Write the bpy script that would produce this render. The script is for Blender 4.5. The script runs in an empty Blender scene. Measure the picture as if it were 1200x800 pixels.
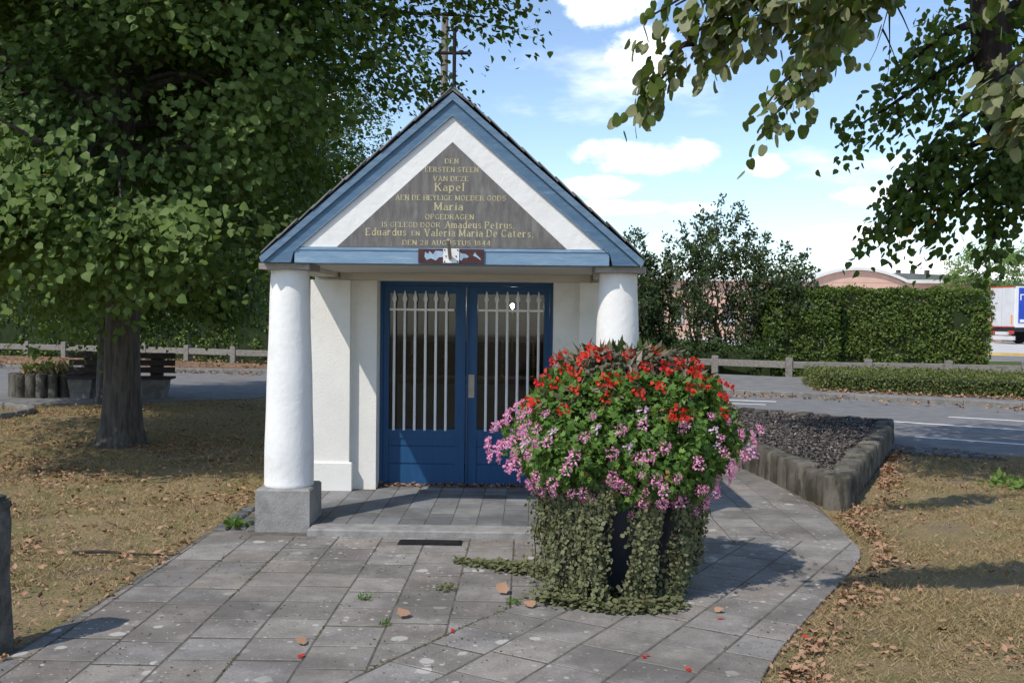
import bpy, bmesh, math, random
import numpy as np
from mathutils import Vector, Matrix, noise
R = math.radians
random.seed(7); rng = np.random.default_rng(11)
scene = bpy.context.scene
col = scene.collection

# ------------------------------------------------------------------ camera
cd = bpy.data.cameras.new('camera'); cam = bpy.data.objects.new('camera', cd); col.objects.link(cam)
cd.sensor_width = 36.0; cd.lens = 1165 / 1200 * 36.0; cd.clip_start = 0.05; cd.clip_end = 3000
PITCH = math.atan(30 / 1165); ROLL = R(0.65)
f_ = Vector((0, math.cos(PITCH), -math.sin(PITCH))); u0 = Vector((0, math.sin(PITCH), math.cos(PITCH))); r0 = Vector((1, 0, 0))
r_ = r0 * math.cos(ROLL) + u0 * math.sin(ROLL); u_ = u0 * math.cos(ROLL) - r0 * math.sin(ROLL)
M = Matrix((r_, u_, -f_)).transposed().to_4x4(); M.translation = Vector((0, 0, 1.55)); cam.matrix_world = M
scene.camera = cam
scene.view_settings.view_transform = 'Standard'; scene.view_settings.look = 'None'
scene.view_settings.gamma = 1.0; scene.view_settings.exposure = 0.68
scene.view_settings.use_curve_mapping = False

# ------------------------------------------------------------------ sun and sky
SUN = Vector((-0.425, -0.482, 0.766)).normalized()
sl = bpy.data.lights.new('sun', 'SUN'); sl.energy = 2.3; sl.angle = R(0.53); sl.color = (1.0, 0.92, 0.81)
so = bpy.data.objects.new('sun', sl); col.objects.link(so); so.location = (0, 0, 30)
so.rotation_euler = SUN.to_track_quat('Z', 'Y').to_euler()

class NT:                                            # tiny node-tree helper
    def __init__(s, tree): s.t = tree; s.t.nodes.clear()
    def n(s, typ, ins=None, **kw):
        nd = s.t.nodes.new(typ)
        for k, v in kw.items(): setattr(nd, k, v)
        for k, v in (ins or {}).items():
            sk = nd.inputs[k]
            if isinstance(v, bpy.types.NodeSocket): s.t.links.new(v, sk)
            else: sk.default_value = v
        return nd
    def m(s, op, a, b=0.0, c=0.0):
        return s.n('ShaderNodeMath', {0: a, 1: b, 2: c}, operation=op).outputs[0]
    def mix(s, f, a, b, bt='MIX'):
        nd = s.n('ShaderNodeMix', {0: f}, data_type='RGBA', blend_type=bt)
        for k, v in ((6, a), (7, b)):
            if isinstance(v, bpy.types.NodeSocket): s.t.links.new(v, nd.inputs[k])
            else: nd.inputs[k].default_value = (*v[:3], 1)
        return nd.outputs[2]
    def ramp(s, f, a, b, ca=0.0, cb=1.0):
        return s.n('ShaderNodeMapRange', {0: f, 1: a, 2: b, 3: ca, 4: cb}, interpolation_type='SMOOTHSTEP').outputs[0]
    def noise(s, scale, detail=4, rough=0.55, vec=None, dist=0.0):
        i = {'Scale': scale, 'Detail': detail, 'Roughness': rough, 'Distortion': dist}
        if vec is not None: i['Vector'] = vec
        return s.n('ShaderNodeTexNoise', i).outputs[0]

w = bpy.data.worlds.new('World'); scene.world = w; w.use_nodes = True
k = NT(w.node_tree)
sky = k.n('ShaderNodeTexSky', sky_type='NISHITA', sun_disc=False, sun_elevation=math.asin(SUN.z),
          sun_rotation=math.atan2(SUN.x, SUN.y), altitude=50, air_density=0.9, dust_density=0.15, ozone_density=1.3)
tc = k.n('ShaderNodeTexCoord')
sep = k.n('ShaderNodeSeparateXYZ', {0: tc.outputs['Generated']})
az = k.m('ARCTAN2', sep.outputs[0], sep.outputs[1]); el = k.m('ARCSINE', sep.outputs[2])
den = k.m('ADD', k.m('MAXIMUM', sep.outputs[2], 0.0), 0.12)
cvec = k.n('ShaderNodeCombineXYZ', {0: k.m('DIVIDE', sep.outputs[0], den), 1: k.m('DIVIDE', sep.outputs[1], den), 2: 3.7}).outputs[0]
fb = k.noise(1.1, 8, 0.58, cvec)
avec = k.n('ShaderNodeCombineXYZ', {0: k.m('MULTIPLY', az, 11.0), 1: k.m('MULTIPLY', el, 17.0), 2: 1.3}).outputs[0]
fb2 = k.noise(1.6, 8, 0.6, avec)
blobs = None                                         # cumulus banks: azimuth, elevation, half sizes (radians)
for a0, e0, ra, re in [(.085, .30, .055, .028), (.125, .252, .045, .034), (.135, .158, .085, .022), (.09, .130, .05, .013), (.250, .147, .028, .013),
                       (.13, .108, .08, .010), (.355, .118, .05, .016), (.335, .080, .07, .012), (.40, .045, .12, .014),
                       (-.25, .20, .1, .04), (-.6, .16, .2, .04), (.8, .15, .2, .04), (.72, .28, .14, .05), (1.3, .2, .3, .06), (-1.2, .22, .3, .06), (2.2, .2, .3, .05), (-2.2, .25, .3, .06), (3.0, .2, .3, .05)]:
    dx = k.m('DIVIDE', k.m('SUBTRACT', az, a0), ra); dy = k.m('DIVIDE', k.m('SUBTRACT', el, e0), re)
    b = k.m('SUBTRACT', 1.0, k.m('ADD', k.m('MULTIPLY', dx, dx), k.m('MULTIPLY', dy, dy)))
    blobs = b if blobs is None else k.m('MAXIMUM', blobs, b)
dens = k.m('ADD', k.m('MULTIPLY', k.m('MAXIMUM', blobs, -1.0), 1.0), k.m('MULTIPLY', k.m('SUBTRACT', fb2, 0.56), 2.8))
c1 = k.ramp(dens, 0.0, 0.75)
c2 = k.ramp(fb, 0.52, 0.72, 0.0, 0.75)
cl = k.m('MAXIMUM', c1, c2)
haze = k.ramp(el, 0.22, 0.0, 0.0, 0.22)
skyc = k.mix(haze, sky.outputs[0], (3.6, 4.3, 5.0))
cc = k.mix(k.ramp(fb2, 0.4, 0.75), (7.4, 7.6, 7.9), (9.6, 9.5, 9.3))
skyc = k.mix(k.m('MULTIPLY', cl, 0.92), skyc, cc)
bg = k.n('ShaderNodeBackground', {0: skyc, 1: 0.125})
k.n('ShaderNodeOutputWorld', {0: bg.outputs[0]})

# ------------------------------------------------------------------ materials
MATS = {}
def base(name):
    m = bpy.data.materials.new(name); m.use_nodes = True
    MATS[name] = m
    return m, NT(m.node_tree)
def mat(name, c1, c2, scale=6.0, rough=0.8, bump=0.0, bscale=None, var=0.0, c3=None, s3=1.5, t3=(0.55, 0.7), spec=0.3, metal=0.0, detail=6, coord='pos', stretch=None):
    m, k = base(name)
    if coord == 'pos': v = k.n('ShaderNodeNewGeometry').outputs['Position']
    else: v = k.n('ShaderNodeTexCoord').outputs['Object']
    if stretch: v = k.n('ShaderNodeVectorMath', {0: v, 1: stretch}, operation='MULTIPLY').outputs[0]
    c = k.mix(k.ramp(k.noise(scale, detail, 0.6, v), 0.3, 0.7), c1, c2)
    if c3: c = k.mix(k.ramp(k.noise(s3, 5, 0.65, v), *t3), c, c3)
    if var:
        oi = k.n('ShaderNodeObjectInfo').outputs['Random']
        f = k.m('ADD', k.m('MULTIPLY', oi, 2 * var), 1 - var)
        c = k.mix(1.0, c, k.n('ShaderNodeCombineXYZ', {0: f, 1: f, 2: f}).outputs[0], 'MULTIPLY')
    ins = {'Base Color': c, 'Roughness': rough, 'Specular IOR Level': spec, 'Metallic': metal}
    if bump:
        ins['Normal'] = k.n('ShaderNodeBump', {'Strength': bump, 'Distance': 0.02, 'Height': k.noise(bscale or scale * 4, 5, 0.6, v)}).outputs[0]
    p = k.n('ShaderNodeBsdfPrincipled', ins); k.n('ShaderNodeOutputMaterial', {0: p.outputs[0]})
    return m
def leafmat(name, ca, cb, under=None, trans=0.3, rough=0.5, rare=None, rare_t=0.97, tcol=None, spec=0.35):
    m, k = base(name)
    r = k.n('ShaderNodeAttribute', attribute_name='rnd').outputs['Fac']
    c = k.mix(r, ca, cb)
    if rare: c = k.mix(k.m('GREATER_THAN', r, rare_t), c, rare)
    top = c
    if under:
        bf = k.n('ShaderNodeNewGeometry').outputs['Backfacing']
        c = k.mix(bf, c, under)
    p = k.n('ShaderNodeBsdfPrincipled', {'Base Color': c, 'Roughness': rough, 'Specular IOR Level': spec})
    t = k.n('ShaderNodeBsdfTranslucent', {'Color': k.mix(0.5, top, tcol or (0.16, 0.22, 0.02))})
    mx = k.n('ShaderNodeMixShader', {0: trans, 1: p.outputs[0], 2: t.outputs[0]})
    k.n('ShaderNodeOutputMaterial', {0: mx.outputs[0]})
    return m

def paver_mat(name, c1, c2, spots, var):
    m, k = base(name)
    v = k.n('ShaderNodeNewGeometry').outputs['Position']
    oi = k.n('ShaderNodeObjectInfo').outputs['Random']
    c = k.mix(k.ramp(k.noise(5, 6, 0.65, v), 0.3, 0.7), c1, c2)
    c = k.mix(k.ramp(k.noise(90, 3, 0.6, v), 0.45, 0.75, 0, .35), c, tuple(x * 1.7 for x in c2))
    c = k.mix(k.ramp(k.noise(1.3, 5, 0.65, v), 0.45, 0.60, 0, 0.6), c, tuple(x * 0.68 for x in c1))
    f = k.m('ADD', k.m('MULTIPLY', oi, 2 * var), 1 - var); h2 = k.m('FRACT', k.m('MULTIPLY', oi, 7.31))
    c = k.mix(1.0, c, k.n('ShaderNodeCombineXYZ', {0: k.m('MULTIPLY', f, k.m('ADD', 1.0, k.m('MULTIPLY', h2, .055))), 1: f, 2: k.m('MULTIPLY', f, k.m('SUBTRACT', 1.0, k.m('MULTIPLY', h2, .05)))}).outputs[0], 'MULTIPLY')
    if spots:                                        # pale lichen blotches
        wv = k.n('ShaderNodeVectorMath', {0: v, 1: k.n('ShaderNodeTexNoise', {'Vector': v, 'Scale': 14.0, 'Detail': 3.0}).outputs['Color']}, operation='MULTIPLY_ADD')
        wv.inputs[1].default_value = (0, 0, 0)
        nz = k.n('ShaderNodeTexNoise', {'Vector': v, 'Scale': 22.0, 'Detail': 3.0})
        off = k.n('ShaderNodeVectorMath', {0: nz.outputs['Color'], 1: (0.035, 0.035, 0.0)}, operation='MULTIPLY').outputs[0]
        vv = k.n('ShaderNodeVectorMath', {0: v, 1: off}, operation='ADD').outputs[0]
        mask = k.ramp(k.noise(0.8, 3, 0.6, v), 0.38, 0.58)
        for sc, rad, keep in ((6.0, 0.26, 0.66), (15.0, 0.24, 0.72), (34.0, 0.22, 0.80)):
            vo = k.n('ShaderNodeTexVoronoi', {'Vector': vv, 'Scale': sc, 'Randomness': 1.0}, voronoi_dimensions='2D')
            rr = k.n('ShaderNodeSeparateXYZ', {0: vo.outputs['Color']}).outputs[0]
            size = k.m('MULTIPLY', k.ramp(rr, keep, 1.0), rad)
            s = k.m('MULTIPLY', k.ramp(k.m('SUBTRACT', size, vo.outputs['Distance']), 0.0, 0.05), mask)
            c = k.mix(k.m('MULTIPLY', s, 0.85), c, (0.48, 0.47, 0.43))
    bp = k.n('ShaderNodeBump', {'Strength': 0.35, 'Distance': 0.006, 'Height': k.noise(70, 5, 0.65, v)}).outputs[0]
    p = k.n('ShaderNodeBsdfPrincipled', {'Base Color': c, 'Roughness': 0.85, 'Normal': bp, 'Specular IOR Level': 0.25})
    k.n('ShaderNodeOutputMaterial', {0: p.outputs[0]})

def ground_mat():
    m, k = base('dry_lawn')
    v = k.n('ShaderNodeNewGeometry').outputs['Position']
    c = k.mix(k.ramp(k.noise(45, 6, 0.7, v), 0.3, 0.7), (0.21, 0.155, 0.08), (0.41, 0.325, 0.185))
    c = k.mix(k.ramp(k.noise(1.5, 5, 0.6, v), 0.45, 0.65, 0, 0.7), c, (0.185, 0.18, 0.07))
    c = k.mix(k.ramp(k.noise(2.2, 6, 0.7, v, 0.5), 0.52, 0.66, 0, 0.6), c, (0.215, 0.175, 0.14))
    sp = k.n('ShaderNodeSeparateXYZ', {0: v})
    far = k.ramp(sp.outputs[1], 27.5, 30.0)
    c = k.mix(far, c, k.mix(k.noise(3, 4, .6, v), (0.06, 0.09, 0.02), (0.11, 0.13, 0.04)))
    bp = k.n('ShaderNodeBump', {'Strength': 0.8, 'Distance': 0.03, 'Height': k.noise(60, 6, 0.7, v)}).outputs[0]
    p = k.n('ShaderNodeBsdfPrincipled', {'Base Color': c, 'Roughness': 0.95, 'Normal': bp, 'Specular IOR Level': 0.1})
    k.n('ShaderNodeOutputMaterial', {0: p.outputs[0]})
ground_mat()
paver_mat('paver', (0.176, 0.168, 0.158), (0.262, 0.251, 0.238), True, 0.16)
paver_mat('porch_tile', (0.15, 0.16, 0.17), (0.22, 0.23, 0.24), False, 0.22)
mat('joint_dirt', (0.075, 0.066, 0.054), (0.16, 0.145, 0.12), 9, 0.95)
mat('asphalt', (0.165, 0.162, 0.16), (0.225, 0.22, 0.215), 4, 0.9, 0.3, 120, c3=(0.13, 0.13, 0.13), s3=0.6)
mat('pavement_grey', (0.17, 0.165, 0.16), (0.24, 0.235, 0.225), 3, 0.9, 0.3, 80)
mat('leafy_verge', (0.16, 0.10, 0.06), (0.28, 0.17, 0.10), 14, 0.95, 0.5, 40, c3=(0.12, 0.12, 0.10), s3=1.2)
mat('concrete_light', (0.48, 0.46, 0.43), (0.62, 0.60, 0.57), 1, 0.9)
mat('yellow_kerb', (0.45, 0.30, 0.08), (0.55, 0.40, 0.14), 2, 0.9)
mat('kerbstone', (0.15, 0.145, 0.135), (0.24, 0.23, 0.215), 8, 0.9, 0.3, 60, var=0.12)
mat('road_paint', (0.70, 0.70, 0.68), (0.82, 0.82, 0.80), 12, 0.8, c3=(0.35, 0.35, 0.35), s3=25, t3=(0.6, 0.75))
mat('stucco', (0.77, 0.77, 0.76), (0.83, 0.83, 0.82), 5, 0.85, 0.25, 22, c3=(0.60, 0.59, 0.545), s3=2.6, t3=(0.56, 0.82))
mat('cream_wall', (0.76, 0.755, 0.72), (0.81, 0.805, 0.775), 4, 0.85, 0.2, 60, c3=(0.60, 0.585, 0.53), s3=1.6, t3=(0.55, 0.8))
mat('plinth_concrete', (0.23, 0.225, 0.215), (0.33, 0.325, 0.315), 9, 0.9, 0.4, 70, c3=(0.17, 0.165, 0.155), s3=3.5, t3=(0.52, 0.75))
mat('capital_stone', (0.26, 0.235, 0.22), (0.36, 0.33, 0.31), 12, 0.9, 0.3, 60)
mat('ceiling_wood', (0.58, 0.55, 0.49), (0.66, 0.63, 0.57), 3, 0.8, stretch=(1, 14, 14))
mat('blue_worn', (0.17, 0.28, 0.41), (0.23, 0.35, 0.48), 2.2, 0.6, 0.25, 12, c3=(0.36, 0.46, 0.55), s3=2.2, t3=(0.55, 0.75), stretch=(2, 12, 12), coord='obj')
mat('blue_paint', (0.075, 0.145, 0.24), (0.105, 0.19, 0.29), 2.2, 0.55, 0.25, 12, c3=(0.20, 0.29, 0.38), s3=2.2, t3=(0.60, 0.80), stretch=(2, 12, 12), coord='obj')
mat('blue_moulding', (0.10, 0.175, 0.27), (0.16, 0.245, 0.345), 3, 0.55, 0.15, 14, stretch=(2, 12, 12), coord='obj')
mat('door_blue', (0.013, 0.070, 0.180), (0.018, 0.085, 0.205), 3, 0.42, 0.08, 20, stretch=(9, 1, 1))
mat('bar_white', (0.80, 0.80, 0.82), (0.84, 0.84, 0.85), 9, 0.45)
mat('memorial_stone', (0.125, 0.12, 0.118), (0.195, 0.188, 0.183), 9, 0.85, 0.25, 60, c3=(0.26, 0.25, 0.24), s3=4, t3=(0.55, 0.8), stretch=(3.0, 1, 0.8))
mat('gilding', (0.46, 0.41, 0.22), (0.60, 0.55, 0.34), 30, 0.6, c3=(0.38, 0.33, 0.2), s3=40, t3=(0.55, 0.7))
mat('slate', (0.11, 0.115, 0.12), (0.20, 0.205, 0.205), 9, 0.7, 0.3, 50, var=0.3, c3=(0.26, 0.27, 0.25), s3=8, t3=(0.62, 0.75))
mat('iron_dark', (0.014, 0.015, 0.017), (0.03, 0.03, 0.032), 20, 0.7, 0.1, spec=0.12)
mat('steel', (0.30, 0.265, 0.22), (0.38, 0.34, 0.29), 20, 0.45, metal=0.4)
mat('bracket_white', (0.75, 0.75, 0.75), (0.82, 0.82, 0.82), 20, 0.5)
mat('plate_rust', (0.055, 0.022, 0.024), (0.085, 0.034, 0.034), 14, 0.6)
mat('plate_blue', (0.24, 0.36, 0.50), (0.36, 0.48, 0.60), 20, 0.6)
mat('bark', (0.050, 0.044, 0.040), (0.12, 0.108, 0.098), 7, 0.95, 0.9, 16, stretch=(3.2, 3.2, 0.5), c3=(0.14, 0.15, 0.12), s3=5, t3=(0.62, 0.8))
mat('bark_dark', (0.016, 0.012, 0.012), (0.045, 0.036, 0.032), 7, 0.95, 0.9, 16, stretch=(3.2, 3.2, 0.5))
mat('twig', (0.035, 0.028, 0.022), (0.07, 0.055, 0.04), 12, 0.9)
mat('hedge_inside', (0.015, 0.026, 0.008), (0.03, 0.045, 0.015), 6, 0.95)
mat('bench_wood', (0.030, 0.022, 0.020), (0.06, 0.042, 0.038), 6, 0.8, 0.3, 30, stretch=(1, 8, 8))
mat('bench_concrete', (0.11, 0.105, 0.095), (0.20, 0.19, 0.175), 8, 0.9, 0.5, 50)
mat('fence_wood', (0.17, 0.155, 0.14), (0.27, 0.25, 0.225), 5, 0.9, 0.3, 30, stretch=(1, 6, 6), c3=(0.12, 0.115, 0.10), s3=3)
mat('log_concrete', (0.088, 0.08, 0.066), (0.18, 0.168, 0.142), 12, 0.95, 0.7, 40, stretch=(1, 1, 0.35), c3=(0.05, 0.045, 0.034), s3=6, t3=(0.46, 0.62), var=0.2)
mat('log_top', (0.07, 0.066, 0.055), (0.15, 0.14, 0.12), 14, 0.95, 0.6, 50, c3=(0.05, 0.045, 0.03), s3=6)
mat('post_stone', (0.07, 0.068, 0.062), (0.17, 0.165, 0.15), 12, 0.95, 0.9, 40, c3=(0.20, 0.20, 0.17), s3=22, t3=(0.62, 0.72))
mat('soil', (0.045, 0.036, 0.028), (0.08, 0.065, 0.05), 20, 0.95, 0.8, 50)
mat('cobble', (0.075, 0.078, 0.08), (0.14, 0.145, 0.145), 9, 0.85, 0.4, 50, var=0.3)
mat('tub', (0.030, 0.034, 0.048), (0.042, 0.047, 0.064), 6, 0.5, 0.1)
mat('pink_brick', (0.60, 0.38, 0.30), (0.68, 0.44, 0.35), 1.5, 0.9)
mat('pink_shade_brick', (0.30, 0.17, 0.13), (0.36, 0.21, 0.16), 1.5, 0.9)
mat('roof_edge', (0.66, 0.66, 0.64), (0.75, 0.75, 0.73), 3, 0.7)
mat('roof_green', (0.10, 0.12, 0.11), (0.15, 0.17, 0.16), 1, 0.7)
mat('window_dark', (0.05, 0.04, 0.04), (0.09, 0.07, 0.07), 2, 0.3)
mat('window_pale', (0.45, 0.45, 0.46), (0.55, 0.55, 0.56), 2, 0.5)
mat('truck_grey', (0.55, 0.56, 0.57), (0.62, 0.63, 0.64), 2, 0.4)
mat('truck_blue', (0.02, 0.06, 0.42), (0.025, 0.075, 0.50), 1, 0.5)
mat('truck_white', (0.75, 0.75, 0.75), (0.8, 0.8, 0.8), 2, 0.5)
mat('truck_dark', (0.03, 0.03, 0.033), (0.06, 0.06, 0.06), 3, 0.7)
mat('truck_red', (0.5, 0.04, 0.03), (0.6, 0.06, 0.05), 3, 0.4)
mat('truck_orange', (0.75, 0.28, 0.05), (0.8, 0.33, 0.08), 3, 0.5)
mat('pole_wood', (0.17, 0.14, 0.12), (0.26, 0.22, 0.19), 5, 0.9, 0.2, 20, stretch=(4, 4, .4))
mat('altar_white', (0.6, 0.6, 0.58), (0.68, 0.68, 0.66), 4, 0.8)
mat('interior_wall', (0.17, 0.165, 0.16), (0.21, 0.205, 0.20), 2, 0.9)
mat('brass', (0.45, 0.30, 0.10), (0.55, 0.38, 0.14), 5, 0.35, metal=0.9)
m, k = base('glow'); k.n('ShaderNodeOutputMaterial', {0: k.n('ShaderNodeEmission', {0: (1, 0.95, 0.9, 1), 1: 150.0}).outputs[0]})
m, k = base('door_glass')
gl = k.n('ShaderNodeBsdfGlossy', {'Roughness': 0.03, 'Color': (.9, .95, 1, 1)}); tr = k.n('ShaderNodeBsdfTransparent', {'Color': (0.55, 0.55, 0.55, 1)})
fr = k.n('ShaderNodeFresnel', {'IOR': 1.5})
k.n('ShaderNodeOutputMaterial', {0: k.n('ShaderNodeMixShader', {0: k.m('MULTIPLY', fr.outputs[0], 0.7), 1: tr.outputs[0], 2: gl.outputs[0]}).outputs[0]})
leafmat('lime_leaf', (0.050, 0.112, 0.015), (0.120, 0.195, 0.034), (0.10, 0.155, 0.045), 0.38, 0.5, spec=0.18, rare=(0.33, 0.22, 0.03), rare_t=0.985)
leafmat('sunlit_bough_leaf', (0.080, 0.165, 0.022), (0.175, 0.275, 0.048), (0.14, 0.21, 0.060), 0.38, 0.5, rare=(0.30, 0.20, 0.06), rare_t=0.985, spec=0.2)  # lighter copy of lime_leaf: sunshine on the front boughs put into the colour
leafmat('silver_leaf', (0.075, 0.13, 0.024), (0.16, 0.21, 0.045), (0.27, 0.285, 0.15), 0.38, 0.5, rare=(0.26, 0.20, 0.06), rare_t=0.97)
leafmat('dark_leaf', (0.025, 0.052, 0.012), (0.055, 0.095, 0.022), None, 0.25, 0.45)
leafmat('laurel_leaf', (0.045, 0.082, 0.020), (0.10, 0.145, 0.042), (0.07, 0.10, 0.05), 0.25, 0.35)
leafmat('hedge_leaf', (0.07, 0.12, 0.020), (0.17, 0.235, 0.048), None, 0.28, 0.45, rare=(0.16, 0.11, 0.04), rare_t=0.98)
leafmat('boxhedge_leaf', (0.085, 0.11, 0.024), (0.18, 0.21, 0.055), None, 0.2, 0.5, rare=(0.2, 0.15, 0.05), rare_t=0.97)
leafmat('bright_leaf', (0.14, 0.24, 0.05), (0.24, 0.34, 0.09), None, 0.35, 0.5)
leafmat('geranium_leaf', (0.062, 0.15, 0.026), (0.18, 0.31, 0.062), None, 0.28, 0.5, rare=(0.30, 0.20, 0.06), rare_t=0.985)
leafmat('begonia_leaf', (0.045, 0.075, 0.022), (0.085, 0.13, 0.035), (0.17, 0.145, 0.10), 0.15, 0.4)
leafmat('vine_leaf', (0.075, 0.13, 0.045), (0.40, 0.38, 0.17), (0.17, 0.18, 0.09), 0.25, 0.6, rare=(0.13, 0.085, 0.05), rare_t=0.86)
leafmat('pink_petal', (0.94, 0.25, 0.54), (0.97, 0.60, 0.79), None, 0.4, 0.6, tcol=(0.95, 0.4, 0.65))
leafmat('pale_petal', (0.75, 0.50, 0.68), (0.82, 0.66, 0.76), None, 0.3, 0.6, tcol=(0.8, 0.6, 0.7))
leafmat('red_petal', (0.60, 0.022, 0.014), (0.78, 0.075, 0.045), None, 0.3, 0.5, tcol=(0.8, 0.05, 0.03))
leafmat('litter_leaf', (0.22, 0.10, 0.048), (0.42, 0.225, 0.12), (0.40, 0.24, 0.15), 0.1, 0.7, rare=(0.12, 0.07, 0.05), rare_t=0.85)
leafmat('grass_blade', (0.29, 0.205, 0.105), (0.52, 0.405, 0.235), None, 0.15, 0.8, rare=(0.185, 0.18, 0.072), rare_t=0.82, spec=0.1)
leafmat('moss', (0.07, 0.085, 0.03), (0.15, 0.15, 0.06), None, 0.1, 0.9, spec=0.05)
leafmat('crumb', (0.06, 0.045, 0.03), (0.20, 0.14, 0.09), None, 0.0, 0.9, spec=0.05)
leafmat('weed_leaf', (0.07, 0.16, 0.02), (0.14, 0.24, 0.05), None, 0.3, 0.5)
leafmat('chip', (0.055, 0.048, 0.045), (0.185, 0.165, 0.155), None, 0.0, 0.8, rare=(0.32, 0.28, 0.24), rare_t=0.94, spec=0.15)

# ------------------------------------------------------------------ mesh helpers
class MB:
    def __init__(s): s.v = []; s.f = []
    def add(s, vs, fs):
        o = len(s.v); s.v += [tuple(p) for p in vs]; s.f += [tuple(i + o for i in f) for f in fs]; return s
    def box(s, x0, x1, y0, y1, z0, z1, c=0.0):
        if c <= 0:
            vs = [(x, y, z) for z in (z0, z1) for x, y in ((x0, y0), (x1, y0), (x1, y1), (x0, y1))]
            return s.add(vs, [(3, 2, 1, 0), (4, 5, 6, 7), (0, 1, 5, 4), (1, 2, 6, 5), (2, 3, 7, 6), (3, 0, 4, 7)])
        def ring(z, i): return [(x0 + i, y0 + i, z), (x1 - i, y0 + i, z), (x1 - i, y1 - i, z), (x0 + i, y1 - i, z)]
        vs = ring(z0, 0) + ring(z1 - c, 0) + ring(z1, c)
        fs = [(3, 2, 1, 0), (8, 9, 10, 11)]
        for a in (0, 4):
            for i in range(4): j = (i + 1) % 4; fs.append((a + i, a + j, a + 4 + j, a + 4 + i))
        return s.add(vs, fs)
    def prism(s, poly, z0, z1, c=0.0):               # poly counter-clockwise
        n = len(poly)
        cx = sum(p[0] for p in poly) / n; cy = sum(p[1] for p in poly) / n
        def shr(p):
            d = math.hypot(p[0] - cx, p[1] - cy) or 1
            t = max(0, 1 - 1.4 * c / d); return (cx + (p[0] - cx) * t, cy + (p[1] - cy) * t)
        rings = [[(x, y, z0) for x, y in poly], [(x, y, z1 - c) for x, y in poly]]
        if c: rings.append([(*shr(p), z1) for p in poly])
        vs = sum(rings, []); fs = [tuple(range(n - 1, -1, -1)), tuple(range((len(rings) - 1) * n, len(rings) * n))]
        for a in range(len(rings) - 1):
            for i in range(n): j = (i + 1) % n; fs.append((a * n + i, a * n + j, (a + 1) * n + j, (a + 1) * n + i))
        return s.add(vs, fs)
    def prism_y(s, poly, y0, y1):                    # poly in (x, z), extruded along y; poly counter-clockwise seen from -y
        n = len(poly)
        vs = [(x, y0, z) for x, z in poly] + [(x, y1, z) for x, z in poly]
        fs = [tuple(range(n)), tuple(range(2 * n - 1, n - 1, -1))]
        for i in range(n): j = (i + 1) % n; fs.append((j, i, n + i, n + j))
        return s.add(vs, fs)
    def lathe(s, prof, cx=0, cy=0, n=32, wob=0.0, seed=0):
        vs = []
        for a, (r, z) in enumerate(prof):
            for i in range(n):
                t = 2 * math.pi * i / n
                rr = r * (1 + wob * noise.noise((math.cos(t) * 1.6 + seed, math.sin(t) * 1.6, z * 3)))
                vs.append((cx + rr * math.cos(t), cy + rr * math.sin(t), z))
        fs = [tuple(range(n - 1, -1, -1)), tuple(range((len(prof) - 1) * n, len(prof) * n))]
        for a in range(len(prof) - 1):
            for i in range(n): j = (i + 1) % n; fs.append((a * n + i, a * n + j, (a + 1) * n + j, (a + 1) * n + i))
        return s.add(vs, fs)
    def tube(s, pts, rad, n=8, wob=0.0):
        pts = [Vector(p) for p in pts]
        if not hasattr(rad, '__len__'): rad = [rad] * len(pts)
        vs = []
        ref = Vector((0.3, 0.9, 0.1))
        for i, p in enumerate(pts):
            d = (pts[min(i + 1, len(pts) - 1)] - pts[max(i - 1, 0)]).normalized()
            a = d.cross(ref)
            if a.length < 1e-3: a = d.cross(Vector((1, 0, 0)))
            a.normalize(); b = d.cross(a)
            for j in range(n):
                t = 2 * math.pi * j / n
                r = rad[i] * (1 + wob * noise.noise((math.cos(t) * 2, math.sin(t) * 2 + i * .13, p.z * 1.3)))
                vs.append(p + a * (r * math.cos(t)) + b * (r * math.sin(t)))
        fs = [tuple(range(n - 1, -1, -1)), tuple(range((len(pts) - 1) * n, len(pts) * n))]
        for i in range(len(pts) - 1):
            for j in range(n): jj = (j + 1) % n; fs.append((i * n + j, i * n + jj, (i + 1) * n + jj, (i + 1) * n + j))
        return s.add(vs, fs)
    def mesh(s, name, m, smooth=False):
        me = bpy.data.meshes.new(name); me.from_pydata(s.v, [], s.f); me.materials.append(MATS[m])
        bm = bmesh.new(); bm.from_mesh(me); bmesh.ops.recalc_face_normals(bm, faces=bm.faces); bm.to_mesh(me); bm.free()
        if smooth:
            me.polygons.foreach_set('use_smooth', [True] * len(me.polygons))
            try: me.set_sharp_from_angle(angle=R(38))
            except Exception: pass
        return me
    def build(s, name, m, parent=None, smooth=False, **kw):
        return link(name, s.mesh(name, m, smooth), parent, **kw)
def link(name, me, parent=None, loc=None, rz=None, label=None, cat=None, group=None, kind=None):
    o = bpy.data.objects.new(name, me); col.objects.link(o)
    if parent is not None: o.parent = parent
    if loc is not None: o.location = loc
    if rz is not None: o.rotation_euler.z = rz
    return tag(o, label, cat, group, kind)
def tag(o, label=None, cat=None, group=None, kind=None):
    for a, b in (('label', label), ('category', cat), ('group', group), ('kind', kind)):
        if b: o[a] = b
    return o
def thing(name, label, cat, loc=(0, 0, 0), rz=0.0, group=None):
    return link(name, None, None, loc, rz, label, cat, group)
def sheet(name, poly, z, m, parent=None, kind='structure', thick=0.0):
    b = MB()
    if thick: b.prism(poly, z - thick, z)
    else: b.add([(x, y, z) for x, y in poly], [tuple(range(len(poly)))])
    o = b.build(name, m, parent)
    if parent is None: tag(o, kind=kind)
    return o

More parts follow.
